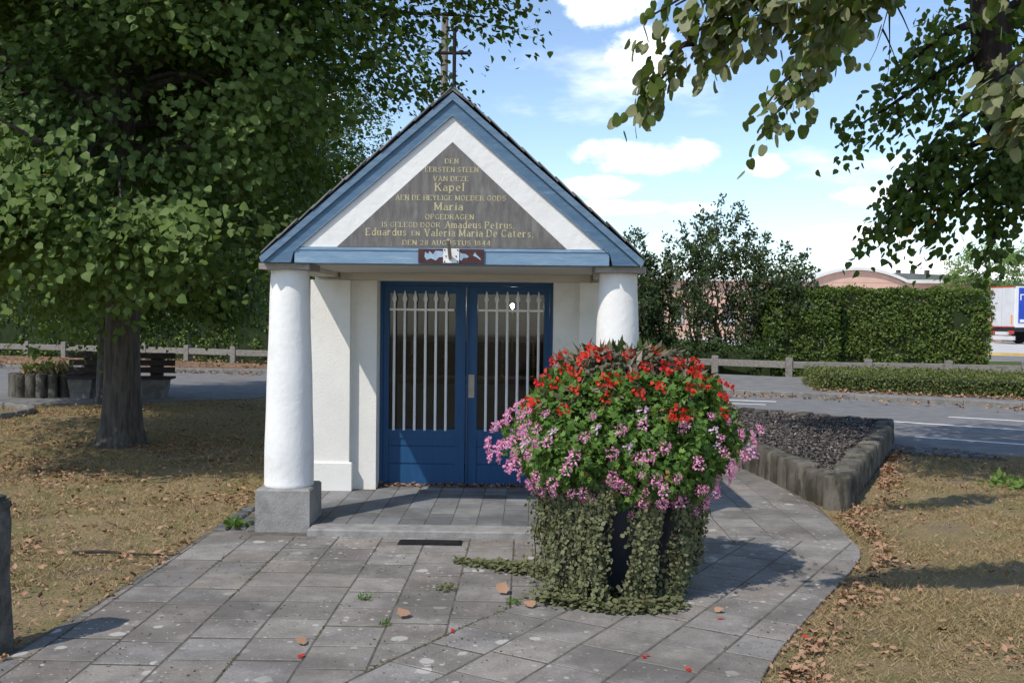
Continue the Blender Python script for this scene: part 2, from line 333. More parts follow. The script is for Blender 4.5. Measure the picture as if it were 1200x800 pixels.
# leaf clouds (numpy): P positions, U leaf direction, N normal, S size
T_HEART = (np.array([[0, 0, 0], [-.42, .12, .06], [-.46, .48, .09], [0, 1.05, -.10], [.46, .48, .09], [.42, .12, .06], [0, .5, 0]]),
           np.array([[0, 6, 1], [1, 6, 2], [2, 6, 3], [3, 6, 4], [4, 6, 5], [5, 6, 0]])[:, ::-1])
_o = [(0, 0, 0)] + [(-.47 * math.sin(t) * (1.12 - .12 * t), .42 - .52 * math.cos(t) + (.12 if t > 2.2 else 0), .07 * math.sin(t)) for t in (.45, .95, 1.45, 1.95, 2.4, 2.8)]
_h = np.array(_o + [(0, 1.06, -.12)] + [(-x, y, z) for x, y, z in _o[:0:-1]] + [(0, .3, -.03), (0, .7, -.03)])
def _ht():
    f = []
    for i in range(0, 14):
        j = (i + 1) % 14; c = 14 if (i < 4 or i >= 10) else 15; f.append((i, c, j))
    return np.array(f + [(4, 14, 15), (10, 15, 14)])[:, ::-1].copy()
T_HEART2 = (_h, _ht())
T_OVAL = (np.array([[0, 0, 0], [-.27, .45, .06], [0, 1, -.06], [.27, .45, .06], [0, .45, 0]]), np.array([[0, 4, 1], [1, 4, 2], [2, 4, 3], [3, 4, 0]])[:, ::-1])
T_LANCE = (np.array([[0, 0, 0], [-.17, .35, .05], [0, 1, -.10], [.17, .35, .05], [0, .35, 0]]), np.array([[0, 4, 1], [1, 4, 2], [2, 4, 3], [3, 4, 0]])[:, ::-1])
T_ROUND = (np.array([[0, .5, 0], [0, 0, .04], [-.43, .2, .05], [-.5, .55, .03], [-.3, .92, .0], [.3, .92, .0], [.5, .55, .03], [.43, .2, .05]]),
           np.array([[0, i, i + 1] for i in range(1, 7)] + [[0, 7, 1]]))
T_CRUMPLE = (np.array([[0, 0, 0], [-.20, .18, .22], [-.30, .52, .10], [-.08, .80, .26], [.04, 1.05, -.05], [.20, .74, .20], [.30, .40, .02], [.14, .14, .20], [0, .5, -.06]]),
            np.array([[i, 8, (i + 1) % 8] for i in range(8)])[:, ::-1])
T_BLADE = (np.array([[-.07, 0, 0], [.07, 0, 0], [0.02, 1, .12]]), np.array([[0, 1, 2]]))
T_LOBED = (np.array([[0, .4, 0], [0, 0, .03], [-.5, .1, .06], [-.28, .38, .0], [-.52, .62, .06], [-.18, .68, 0.0], [0, 1, .03], [.18, .68, 0], [.52, .62, .06], [.28, .38, 0], [.5, .1, .06]]),
           np.array([[0, i + 1, i] for i in range(1, 10)] + [[0, 1, 10]])[:, ::-1])
def _n(a): return a / np.maximum(np.linalg.norm(a, axis=1, keepdims=True), 1e-9)
def leaves(name, tmpl, P, U, N, S, m, parent=None, rnd=None, **kw):
    tv, tf = tmpl; P = np.asarray(P, float); n = len(P)
    U = _n(np.asarray(U, float)); N = np.asarray(N, float); N = _n(N - U * (N * U).sum(1, keepdims=True)); Sd = np.cross(U, N)
    S = np.broadcast_to(np.asarray(S, float), (n,))[:, None, None]
    curl = rng.uniform(-.6, 1.6, (n, 1, 1))
    V = P[:, None] + S * (tv[None, :, 0:1] * Sd[:, None] + tv[None, :, 1:2] * U[:, None] + curl * tv[None, :, 2:3] * N[:, None])
    nv = len(tv); F = (tf[None] + (np.arange(n) * nv)[:, None, None]).reshape(-1, 3)
    me = bpy.data.meshes.new(name); nf = len(F)
    me.vertices.add(n * nv); me.vertices.foreach_set('co', V.reshape(-1).astype(np.float32))
    me.loops.add(nf * 3); me.loops.foreach_set('vertex_index', F.reshape(-1).astype(np.int32))
    me.polygons.add(nf); me.polygons.foreach_set('loop_start', (np.arange(nf) * 3).astype(np.int32))
    at = me.attributes.new('rnd', 'FLOAT', 'FACE')
    r = rng.random(n) if rnd is None else rnd
    at.data.foreach_set('value', np.repeat(r, len(tf)).astype(np.float32))
    me.update(calc_edges=True); me.materials.append(MATS[m])
    if nv > 12: me.polygons.foreach_set('use_smooth', np.ones(nf, bool))
    return link(name, me, parent, **kw)
def rv(n): return _n(rng.normal(size=(n, 3)))

def clip(poly, tile):                                # Sutherland-Hodgman: poly clipped by convex ccw tile
    out = list(poly)
    for i in range(len(tile)):
        ax, ay = tile[i]; bx, by = tile[(i + 1) % len(tile)]
        inp, out = out, []
        if not inp: return []
        sd = lambda p: (bx - ax) * (p[1] - ay) - (by - ay) * (p[0] - ax)
        for j, q in enumerate(inp):
            p = inp[j - 1]; a, b = sd(p), sd(q)
            if (a >= 0) != (b >= 0):
                t = a / (a - b); out.append((p[0] + t * (q[0] - p[0]), p[1] + t * (q[1] - p[1])))
            if b >= 0: out.append(q)
    return out
def area(p): return 0.5 * sum(p[i - 1][0] * p[i][1] - p[i][0] * p[i - 1][1] for i in range(len(p)))
def tiling(name, parent, poly, ox, oy, ang, sx, sy, z0, z1, m, gap=0.006, jit=0.003, stagger=0.0, c=0.003, gy=None):
    gy = gy or gap
    if area(poly) < 0: poly = poly[::-1]
    ca, sa = math.cos(ang), math.sin(ang)
    loc = [((x - ox) * ca + (y - oy) * sa, -(x - ox) * sa + (y - oy) * ca) for x, y in poly]
    x0 = min(p[0] for p in loc); x1 = max(p[0] for p in loc); y0 = min(p[1] for p in loc); y1 = max(p[1] for p in loc)
    for i in range(math.floor(x0 / sx), math.ceil(x1 / sx)):
        so_ = stagger * noise.random() if stagger else 0
        so_ = (noise.noise((i * 3.1, 4.2, .5)) * stagger * sy)
        for j in range(math.floor(y0 / sy) - 1, math.ceil(y1 / sy) + 1):
            a, b = i * sx + gap / 2, (i + 1) * sx - gap / 2; wv2 = random.uniform(-.25, .25) * gy; e, f = j * sy + gy / 2 + so_ + wv2, (j + 1) * sy - gy / 2 + so_ + wv2
            q = clip(loc, [(a, e), (b, e), (b, f), (a, f)])
            if len(q) < 3 or abs(area(q)) < 0.0009: continue
            cx = (a + b) / 2; cy = (e + f) / 2; r = random.uniform(-.006, .006)
            q = [(x - cx, y - cy) for x, y in q]
            dz = random.uniform(-jit, jit)
            ob = MB().prism(q, z0 - z1, 0.0, c).build(name, m, parent)
            ob.location = (ox + cx * ca - cy * sa, oy + cx * sa + cy * ca, z1 + dz)
            ob.rotation_euler = (random.uniform(-.006, .006), random.uniform(-.006, .006), ang + r)

# ------------------------------------------------------------------ setting: ground, road, paving
gnd = sheet('ground', [(-400, -60), (400, -60), (400, 700), (-400, 700)], 0.0, 'dry_lawn')
far_kerb = [(-40, 27.2), (-20, 26.6), (-13.5, 26.2), (-6.4, 25.4), (-1, 23.2), (4.51, 20.14), (6.65, 19.25), (9.12, 17.7), (14, 14.5), (24, 7.5), (34, 0)]
near_edge = [(-40, 18.0), (-12, 18.3), (-4.5, 18.5), (0, 17.6), (3.4, 14.4), (4.75, 12.05), (5.9, 11.3), (9, 9.4), (16, 4.6), (22, 0)]
sheet('road', far_kerb[::-1] + near_edge, 0.004, 'asphalt')
sheet('bench_path', [(-14, 15.3), (-9.2, 15.6), (-7.8, 16.3), (-6.3, 16.8), (-4.6, 18.0), (-4.5, 18.9), (-14, 18.9)], 0.008, 'asphalt')
fence_pts = [(-20.0, 33.4), (-18.5, 32.9), (-17.0, 32.4), (-15.6, 32.0), (-14.2, 31.55), (-12.75, 31.1), (-11.3, 30.6), (-9.76, 29.9), (-8.14, 29.1), (-6.4, 28.6), (-4.7, 28.2), (-3.0, 27.9), (-1.3, 27.6),
             (0.4, 27.3), (2.05, 27.0), (3.7, 26.75), (5.41, 26.4), (7.08, 25.35), (9.0, 25.1), (10.9, 24.8), (12.6, 24.4), (14.4, 23.9), (16.2, 23.3)]
back = [(x, y - 0.35) for x, y in fence_pts]
pv = tag(MB().prism([(x, y + 0.12) for x, y in far_kerb[1:-1]] + [(27, 12), (16.4, 22.9)] + back[::-1][1:] , 0.0, 0.09).build('pavement', 'pavement_grey'), kind='structure')
sheet('leaf_strewn_verge', [(-40, 27.6), (-13.5, 26.7), (-6.4, 25.95), (-3.0, 24.7), (-3.2, 27.4)] + back[:12][::-1] + [(-40, 36)], 0.095, 'leafy_verge')
kerb = link('kerb', None, kind='structure')
for (ax, ay), (bx, by) in zip(far_kerb[1:-2], far_kerb[2:-1]):
    L = math.hypot(bx - ax, by - ay); n = max(1, round(L / 1.0)); a = math.atan2(by - ay, bx - ax)
    me = MB().box(-L / n / 2 + .004, L / n / 2 - .004, 0, .12, 0, .10, 0.012).mesh('kerbstone', 'kerbstone')
    for i in range(n):
        t = (i + .5) / n; link('kerbstone', me, kerb, (ax + (bx - ax) * t, ay + (by - ay) * t, 0.001), a)
rm = link('road_markings', None, kind='structure')
def stripe(a, b, wd):
    a = Vector((*a, 0)); b = Vector((*b, 0)); d = (b - a).normalized(); s = Vector((-d.y, d.x, 0)) * wd / 2
    MB().add([(a - s) + Vector((0, 0, .008)), (b - s) + Vector((0, 0, .008)), (b + s) + Vector((0, 0, .008)), (a + s) + Vector((0, 0, .008))], [(0, 1, 2, 3)]).build('painted_line', 'road_paint', rm)
stripe((4.6, 15.95), (12, 11.0), .12); stripe((7.03, 15.95), (10, 14.2), .12); stripe((5.37, 13.18), (7.2, 11.98), .12)
stripe((3.3, 19.05), (4.94, 18.5), .16); stripe((3.2, 18.25), (4.58, 17.83), .12); stripe((8.4, 11.2), (10.4, 9.9), .12)

paving = link('paving', None, kind='structure')
LEFT = [(-2.24, 3.0), (-2.22, 4.3), (-2.15, 5.11), (-2.11, 6.31), (-2.09, 6.86), (-2.0, 6.97)]
seamA = [(-1.25, 3.0), (-.58, 4.3), (-.18, 4.94), (0.06, 5.26), (0.62, 5.62), (1.03, 5.9), (1.66, 6.95), (2.05, 6.85), (2.38, 6.85)]
polyA = LEFT[::1] + [(-1.85, 6.99), (-1.79, 6.83), (.92, 6.79), (1.02, 9.2), (1.05, 12.4), (2.35, 12.4), (2.44, 10.3), (2.50, 8.1), (2.47, 7.75), (2.38, 6.85)] + seamA[::-1][1:]
polyB = seamA + [(2.345, 6.62), (2.28, 6.42), (2.14, 6.14), (1.95, 5.80), (1.73, 5.42), (1.50, 5.02), (1.30, 4.66), (1.13, 4.32), (1.0, 4.0), (.72, 3.0)]
sheet('joint_bed', [(-2.27, 3.0), (-2.25, 4.3), (-2.18, 5.11), (-2.14, 6.31), (-2.12, 6.9), (-1.8, 7.03), (.95, 6.95), (1.0, 12.4), (2.4, 12.4), (2.47, 10.3), (2.53, 8.1), (2.48, 7.7), (2.37, 6.84), (2.335, 6.62), (2.27, 6.43), (2.13, 6.15), (1.94, 5.81), (1.72, 5.43), (1.29, 4.67), (.99, 4.0), (.71, 3.0)], 0.0135, 'joint_dirt', paving)
tiling('paving_slab', paving, polyA, -1.78, 6.79, R(-0.93), .302, .302, .0, .016, 'paver', .008, .0009, stagger=.55, gy=.017)
tiling('paving_slab', paving, polyB, -.18, 4.94, R(-31), .302, .302, .0, .016, 'paver', .011, .0009, stagger=.4, gy=.013)
# edging strip and cobbles beside the chapel
cob = link('cobble_strip', None, kind='structure')
for i in range(6):
    for j in range(3):
        if random.random() < .08: continue
        MB().box(-.052, .052, -.062, .062, 0, .03, .012).build('cobble', 'cobble', cob, loc=(-2.06 + j * .118, 7.07 + i * .14 + (j % 2) * .05, random.uniform(-.014, -.004)), rz=random.uniform(-.08, .08))
cob2 = link('stone_strip', None, kind='structure')
for i in range(8):
    for j in range(6):
        MB().box(-.055, .055, -.062, .062, 0, .03, .012).build('cobble', 'cobble', cob2, loc=(4.66 + i * .118 + j * -.04, 11.05 + j * .135 - i * .045 + .35, random.uniform(.0, .01)), rz=R(-20) + random.uniform(-.08, .08))

# ------------------------------------------------------------------ chapel
ch = thing('chapel', 'small white chapel porch with blue gable, round columns and blue double doors', 'chapel', (-.425, 6.93, 0), R(-.93))
FZ = .06
def mirror(poly, s): return [(x * s, z) for x, z in poly][::int(s)] if s < 0 else poly
for s in (-1, 1):
    MB().box(s * 1.175 - .192, s * 1.175 + .192, 0, .40, 0, .315, .012).build('column_base', 'plinth_concrete', ch)
    prof = [(.172, .316), (.177, .33)] + [(.176 - .041 * t ** 1.35 + .0015 * math.sin(t * 17 + s), .34 + 1.50 * t) for t in np.linspace(0, 1, 22)] + [(.136, 1.856)]
    MB().lathe(prof, s * 1.175, .195, 40, .009, 3 * s).build('column', 'stucco', ch, True)
    MB().box(s * 1.175 - .178, s * 1.175 + .178, .012, .37, 1.857, 1.899).build('capital', 'capital_stone', ch)
    # side beam, pilaster and its base
    MB().box(s * 1.175 - .10, s * 1.175 + .10, .372, 1.50, 1.862, 1.898).build('side_beam', 'ceiling_wood', ch)
    xa, xb = sorted((s * 1.30, s * .965))
    MB().box(xa, xb, 1.43, 1.512, FZ, 1.835).build('pilaster', 'cream_wall', ch)
    xa, xb = sorted((s * 1.315, s * .94))
    MB().box(xa, xb, 1.408, 1.508, FZ - .002, .30, .01).build('pilaster_base', 'cream_wall', ch)
    xa, xb = sorted((s * .75, s * 1.28))
    MB().box(xa, xb, 1.51, 1.80, FZ - .03, 1.836).build('front_wall', 'cream_wall', ch)
    xa, xb = sorted((s * 1.07, s * 1.283))
    MB().box(xa, xb, 1.803, 4.2, 0, 2.0).build('side_wall', 'cream_wall', ch)
    # gable: barge board with its moulding
    ho = 1.318
    zo = lambda x, dz: 3.085 - dz - abs(x) * .862
    pb = [(0, zo(0, .165)), (s * 1.095, zo(1.095, .165) + .0), (s * 1.115, 1.902), (s * 1.305, 1.902), (s * 1.305, zo(1.305, .058)), (0, zo(0, .058))]
    bb = MB().prism_y(pb, -.048, .02).build('barge_board', 'blue_paint', ch)
    pm = [(0, zo(0, .058)), (s * 1.305, zo(1.305, .058)), (s * ho, zo(ho, .045)), (s * (ho + .012), zo(ho, .012)), (0, zo(0, .006))]
    MB().prism_y(pm, -.066, .015).build('moulding', 'blue_moulding', bb)
    pm2 = [(0, zo(0, .165)), (s * 1.08, zo(1.08, .165)), (s * 1.08, zo(1.08, .152)), (0, zo(0, .152))]
    MB().prism_y(pm2, -.054, -.0485).build('bead', 'blue_moulding', bb)
    # roof slope with slates
    sl_ = MB().prism_y([(0, zo(0, .004)), (s * 1.325, zo(1.325, .004)), (s * 1.325, zo(1.325, .028)), (0, zo(0, .04))][::1], -.05, 4.3).build('roof_slope', 'slate', ch)
    Ls = 1.29 / math.cos(math.atan(.862)); rows = 11; cols = 11
    me = MB().box(-.198, .198, -.10, .092, 0, .009, .003).mesh('slate', 'slate')
    for i in range(rows):
        for j in range(cols):
            d = (i + .55) * Ls / rows; th = math.atan(.862)
            x = d * math.cos(th); z = 3.088 - d * math.sin(th)
            y = .125 + j * .40 + (i % 2) * .2 - (.2 if i % 2 else 0) + random.uniform(-.012, .012)
            if i % 2 and j == 0: y = .118
            o = link('slate', me, sl_, (s * (x + .012), y, z + .006 + random.uniform(0, .004)))
            # slate mesh: long side along roof edge (y), short side down the slope
            Mx = Matrix(((0, s * math.cos(th + .06), s * math.sin(th + .06)), (1, 0, 0), (0, -math.sin(th + .06), math.cos(th + .06)))).to_4x4()
            if s > 0: Mx = Mx @ Matrix.Rotation(0, 4, 'Z')
            o.rotation_euler = Mx.to_euler() if Mx.to_3x3().determinant() > 0 else (Mx @ Matrix.Diagonal((-1, 1, 1, 1))).to_euler()
    cap = MB().prism_y([(0, 3.09), (s * .10, 3.015), (s * .10, 3.023), (0, 3.106)], -.07, 4.3).build('ridge_cap', 'slate', ch)
MB().box(-1.09, 1.09, -.040, .20, 1.902, 2.012).build('front_beam', 'blue_worn', ch)
MB().box(-1.09, 1.09, -.046, -.0405, 1.992, 2.008).build('beam_moulding', 'blue_worn', ch)
MB().prism_y([(-1.085, 2.0135), (1.085, 2.0135), (0, 2.955)], -.032, .19).build('gable_wall', 'stucco', ch)
st = MB().prism_y([(-.795, 2.0145), (.795, 2.0145), (0, 2.742)], -.042, -.0325).build('memorial_stone', 'memorial_stone', ch)
st['label'] = 'grey triangular stone with gilded inscription'
MB().box(-1.28, 1.28, .205, 1.505, 1.90, 1.92).build('porch_ceiling', 'ceiling_wood', ch)
MB().box(-1.06, 1.06, 1.475, 1.5085, 1.838, 1.899).build('cornice', 'ceiling_wood', ch)
MB().box(-1.28, 1.28, 1.512, 1.80, 1.838, 2.0).build('lintel', 'cream_wall', ch)
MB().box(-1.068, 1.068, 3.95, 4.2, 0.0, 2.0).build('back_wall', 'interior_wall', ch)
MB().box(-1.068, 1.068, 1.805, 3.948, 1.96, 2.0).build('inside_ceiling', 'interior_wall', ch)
# back gable
MB().prism_y([(-1.28, 2.003), (1.28, 2.003), (0, 3.08)], 4.0, 4.19).build('back_gable', 'cream_wall', ch)
# porch floor: slab, kerb and tiles
MB().box(-1.30, 1.30, .11, 3.95, -.02, .0575).build('porch_slab', 'joint_dirt', ch)
MB().box(-.975, 1.60, -.115, .095, -.02, .062, .008).build('step_kerb', 'plinth_concrete', ch)
pf = link('porch_floor', None, ch)
tiling('floor_tile', pf, [(-1.27, .42), (-.975, .42), (-.975, .10), (.975, .10), (.975, .42), (1.27, .42), (1.27, 1.405), (.74, 1.405), (.74, 1.72), (-.74, 1.72), (-.74, 1.405), (-1.27, 1.405)], 0, .10, 0, .186, .205, .03, FZ, 'porch_tile', .006, .0008, gy=.012)
# doors
MB().box(-.75, -.722, 1.70, 1.79, FZ, 1.836).build('door_jamb', 'door_blue', ch)
MB().box(.722, .75, 1.70, 1.79, FZ, 1.836).build('door_jamb', 'door_blue', ch)
MB().box(-.721, .721, 1.70, 1.79, 1.802, 1.836).build('door_head', 'door_blue', ch)
for s in (-1, 1):
    d = link('door_leaf', None, ch)
    X = lambda a, b: sorted((s * a, s * b))
    b_ = MB(); yb, yf = 1.765, 1.715
    for a, b, z0, z1 in ((.006, .095, FZ + .012, 1.80), (.672, .72, FZ + .012, 1.80), (.0955, .6715, 1.735, 1.80), (.0955, .6715, .475, .555)):
        x0, x1 = X(a, b); MB().box(x0, x1, yf, yb, z0, z1).build('stile' if b - a < .2 else 'cross_rail', 'door_blue', d)
    x0, x1 = X(.0955, .6715)
    for z0, z1 in ((FZ + .012, .245), (.257, .400), (.412, .4745)):
        MB().box(x0, x1, yf + .010, yb - .004, z0, z1).build('panel_board', 'door_blue', d)
    MB().box(x0, x1, yf + .022, yb - .01, FZ + .012, .4745).build('panel_back', 'door_blue', d)
    MB().box(x0, x1, yf + .028, yf + .032, .555, 1.735).build('glass_pane', 'door_glass', d)
    for i in range(6):
        x = s * (.174 + .0905 * i)
        q = MB().lathe([(.0115, .545), (.0115, 1.655), (.012, 1.658), (.0215, 1.685), (.020, 1.695), (.003, 1.758)], x, yf - .018, 8)
        q.build('bar', 'bar_white', d, True)
    x0, x1 = X(.105, .665); MB().box(x0, x1, yf - .030, yf - .022, 1.585, 1.603).build('bar_rail', 'bar_white', d)
MB().box(.004, .016, 1.695, 1.7145, FZ + .012, 1.80).build('meeting_strip', 'door_blue', ch)
MB().box(.022, .074, 1.703, 1.7145, .835, 1.035).build('lock_plate', 'steel', ch)
# plate and flag holder on the beam
pl = MB().box(-.228, .224, -.058, -.0465, 1.906, 2.005).build('rusty_plate', 'plate_rust', ch)
for x0, pts in ((0, [(-.185, 1.952), (-.18, 1.985), (-.16, 1.97), (-.15, 1.99), (-.125, 1.968), (-.11, 1.992), (-.06, 1.99), (-.052, 1.95), (-.085, 1.947), (-.105, 1.925), (-.14, 1.94), (-.17, 1.928)]),
                (1, [(.055, 1.935), (.058, 1.985), (.075, 1.975), (.10, 1.972), (.122, 1.955), (.11, 1.945), (.085, 1.945), (.07, 1.925)]), (2, [(.150, 1.962), (.165, 1.985), (.175, 1.966), (.20, 1.945), (.205, 1.928), (.185, 1.944), (.165, 1.955)])):
    if area(pts) < 0: pts = pts[::-1]
    MB().prism_y(pts, -.0605, -.0585).build('peeling_paint', 'plate_blue', pl)
fh = MB().box(-.055, .055, -.068, -.061, 1.909, 2.008).build('flag_holder', 'bracket_white', ch)
MB().tube([(-.006, -.0685, 1.94), (-.012, -.18, 2.06)], .013, 12).build('holder_tube', 'steel', fh, True)
for x, z in ((-.045, 1.918), (.045, 1.918), (-.045, 1.998), (.045, 1.998), (-.035, 1.955), (.035, 1.955)):
    MB().lathe([(.005, 0), (.005, .004)], 0, 0, 8).build('screw', 'iron_dark', fh, loc=(x, -.0685, z)).rotation_euler.x = R(90)
# inscription
def arc(cx, cy, rx, ry, a0, a1, n=7): return [(cx + rx * math.cos(R(a0 + (a1 - a0) * i / n)), cy + ry * math.sin(R(a0 + (a1 - a0) * i / n))) for i in range(n + 1)]
GL = {'D': [[(0, 0), (0, 1)], [(0, 1), (.28, 1)] + arc(.28, .5, .36, .5, 90, -90) + [(0, 0)]], 'E': [[(0, 0), (0, 1)], [(0, 1), (.52, 1), (.52, .84)], [(0, .52), (.38, .52)], [(0, 0), (.54, 0), (.54, .18)]],
 'N': [[(0, 0), (0, 1)], [(0, 1), (.6, 0)], [(.6, 0), (.6, 1)]], 'R': [[(0, 0), (0, 1)], [(0, 1), (.3, 1)] + arc(.3, .76, .24, .24, 90, -90) + [(0, .52)], [(.28, .5), (.62, 0)]],
 'S': [[(.5, .84)] + arc(.27, .75, .23, .25, 50, 250) + arc(.27, .26, .27, .26, 80, -140) + [(.02, .2)]], 'T': [[(.3, 0), (.3, 1)], [(-.02, .84), (0, 1), (.6, 1), (.62, .84)]],
 'V': [[(0, 1), (.32, 0)], [(.32, 0), (.62, 1)]], 'A': [[(0, 0), (.32, 1)], [(.32, 1), (.66, 0)], [(.13, .36), (.52, .36)]], 'Z': [[(0, .84), (0, 1), (.52, 1)], [(.52, 1), (0, 0)], [(0, 0), (.54, 0), (.54, .18)]],
 'K': [[(0, 0), (0, 1)], [(.55, 1), (0, .42)], [(.2, .6), (.62, 0)]], 'H': [[(0, 0), (0, 1)], [(.6, 0), (.6, 1)], [(0, .52), (.6, .52)]], 'Y': [[(.3, 0), (.3, .48)], [(0, 1), (.3, .48)], [(.6, 1), (.3, .48)]],
 'L': [[(0, 0), (0, 1)], [(0, 0), (.5, 0), (.5, .2)]], 'I': [[(.05, 0), (.05, 1)]], 'G': [[(.6, .82)] + arc(.34, .5, .34, .5, 50, 330, 10) + [(.62, .42), (.42, .42)]], 'C': [[(.6, .82)] + arc(.34, .5, .34, .5, 50, 310, 10) + [(.6, .2)]],
 'M': [[(0, 0), (0, 1)], [(0, 1), (.38, .1)], [(.38, .1), (.76, 1)], [(.76, 0), (.76, 1)]], 'O': [arc(.35, .5, .35, .5, 0, 360, 14)], 'P': [[(0, 0), (0, 1)], [(0, 1), (.3, 1)] + arc(.3, .74, .26, .26, 90, -90) + [(0, .48)]],
 'U': [[(0, .25), (0, 1)], [(0, .3)] + arc(.3, .3, .3, .3, 180, 360) + [(.6, .3)], [(.6, .25), (.6, 1)]], '1': [[(.2, 0), (.2, 1)], [(.2, 1), (.02, .82)]], '2': [arc(.27, .72, .25, .28, 160, -40) + [(0, 0), (.54, 0), (.54, .16)]],
 '4': [[(.42, 0), (.42, 1)], [(.42, 1), (0, .3), (.58, .3)]], '8': [arc(.27, .74, .22, .26, 0, 360, 10), arc(.27, .25, .27, .25, 0, 360, 10)], ',': [[(.06, .08), (0, -.16)]],
 'a': [arc(.22, .2, .22, .2, 0, 360, 9), [(.44, 0), (.44, .42)], [(.44, .42)] + arc(.24, .44, .2, .22, 0, 150)], 'p': [[(0, -.3), (0, .66)], arc(.24, .33, .24, .33, 160, -160, 9)], 'e': [[(.02, .36), (.46, .36)] + arc(.24, .33, .24, .33, 10, 310, 9)],
 'l': [[(.05, 0), (.05, 1.02)]], 'r': [[(0, 0), (0, .66)], [(0, .4), (.12, .6), (.28, .66), (.34, .56)]], 'i': [[(.05, 0), (.05, .66)], [(.05, .84), (.05, .96)]], 'm': [[(0, 0), (0, .66)], [(0, .46)] + arc(.18, .44, .18, .22, 150, 0) + [(.36, .4)], [(.36, 0), (.36, .46)], [(.36, .46)] + arc(.54, .44, .18, .22, 150, 0), [(.72, 0), (.72, .46)]],
 'd': [arc(.24, .33, .24, .33, 20, 340, 9), [(.48, 0), (.48, 1.02)]], 'u': [[(0, .2), (0, .66)], [(0, .22)] + arc(.22, .22, .22, .22, 180, 350), [(.44, 0), (.44, .66)]], 's': [[(.36, .54)] + arc(.19, .5, .17, .16, 40, 250) + arc(.19, .17, .19, .17, 80, -150)], 't': [[(.12, .1), (.12, .86)], [(0, .64), (.3, .64)], arc(.26, .14, .14, .14, 190, 310, 4)]}
def lettering(txt, xc, zc, wid, hgt, mb):
    quads = []; x0 = 0.0
    def seg(p, q, t):
        dx, dz = q[0] - p[0], q[1] - p[1]; L = math.hypot(dx, dz) or 1; nx, nz = -dz / L * t / 2, dx / L * t / 2
        quads.append([(p[0] - nx, p[1] - nz), (q[0] - nx, q[1] - nz), (q[0] + nx, q[1] + nz), (p[0] + nx, p[1] + nz)])
    for ch_ in txt:
        if ch_ == ' ': x0 += .42; continue
        mx = 0
        for st2 in GL[ch_]:
            pts = [(x0 + x, z) for x, z in st2]; mx = max(mx, max(p[0] for p in st2))
            for p, q in zip(pts, pts[1:]):
                dx, dz = abs(q[0] - p[0]), abs(q[1] - p[1])
                seg(p, q, .17 if dx < .02 and len(pts) == 2 else (.075 if dz < .05 else (.15 if (q[0] - p[0]) * (q[1] - p[1]) < 0 else .10)))
            if len(pts) == 2 and abs(pts[0][1] - pts[1][1]) > .35:
                for e in pts:
                    if abs(e[1]) < .02 or abs(e[1] - 1) < .03 or abs(e[1] - .66) < .02 or abs(e[1] + .3) < .02: seg((e[0] - .15, e[1]), (e[0] + .15, e[1]), .07)
        x0 += mx + .34
    xs = [p[0] for q_ in quads for p in q_]; a_, b_ = min(xs), max(xs)
    for i, q_ in enumerate(quads):
        mb.add([(xc - wid / 2 + (x - a_) / (b_ - a_) * wid, -.0432 - .00012 * (i % 9), zc - hgt / 2 + z * hgt) for x, z in q_], [(0, 1, 2, 3)])
PX = 6.92 / 1165
def ln(*segs):
    mb = MB()
    for t, xa, xb, y, h in segs: lettering(t, ((xa + xb) / 2 - 535) * PX, 1.55 + (368.6 - y) * PX, (xb - xa) * PX, h * PX, mb)
    mb.build('inscription_line', 'gilding', st)
ln(('DEN', 526, 542.5, 190, 5.2)); ln(('EERSTEN STEEN', 503, 565.6, 199.7, 5.4)); ln(('VAN DEZE', 512.5, 554, 210.3, 5.4)); ln(('Kapel', 514.5, 549.5, 220, 8.6))
ln(('AEN DE HEYLIGE MOEDER GODS', 469, 597.5, 232.5, 5.6)); ln(('Maria', 514, 548.5, 242.5, 8.4)); ln(('OPGEDRAGEN', 504, 561, 254.5, 5.6))
ln(('IS GELEGD DOOR', 453.3, 522, 264, 5.4), ('Amadeus Petrus,', 527, 608, 263.5, 7.6))
ln(('Eduardus', 434.3, 482, 272.6, 8), ('EN', 488, 498, 274, 5), ('Valeria Maria De Caters,', 503, 630, 273, 8)); ln(('DEN 28 AUGUSTUS 1844', 477.5, 580, 284.6, 5.2))
# roof cross
cx = link('roof_cross', None, ch)
MB().tube([(0, .05, 3.12), (0, .05, 3.53)], .014, 8).build('upright', 'iron_dark', cx, True)
MB().tube([(-.10, .05, 3.375), (.10, .05, 3.375)], .012, 8).build('cross_arm', 'iron_dark', cx, True)
for px_, pz, dx, dz in ((-.1, 3.375, -1, 0), (.1, 3.375, 1, 0), (0, 3.53, 0, 1)):
    q = MB()
    for a in (-1, 0, 1):
        c_ = (px_ + dx * .012 * (1 if a == 0 else .2) + dz * a * .016, .05, pz + dz * .012 * (1 if a == 0 else .2) + dx * a * .016)
        q.lathe([(.002, c_[2] - .010), (.010, c_[2] - .004), (.010, c_[2] + .004), (.002, c_[2] + .010)], c_[0], .05, 8)
    q.build('trefoil', 'iron_dark', cx, True)
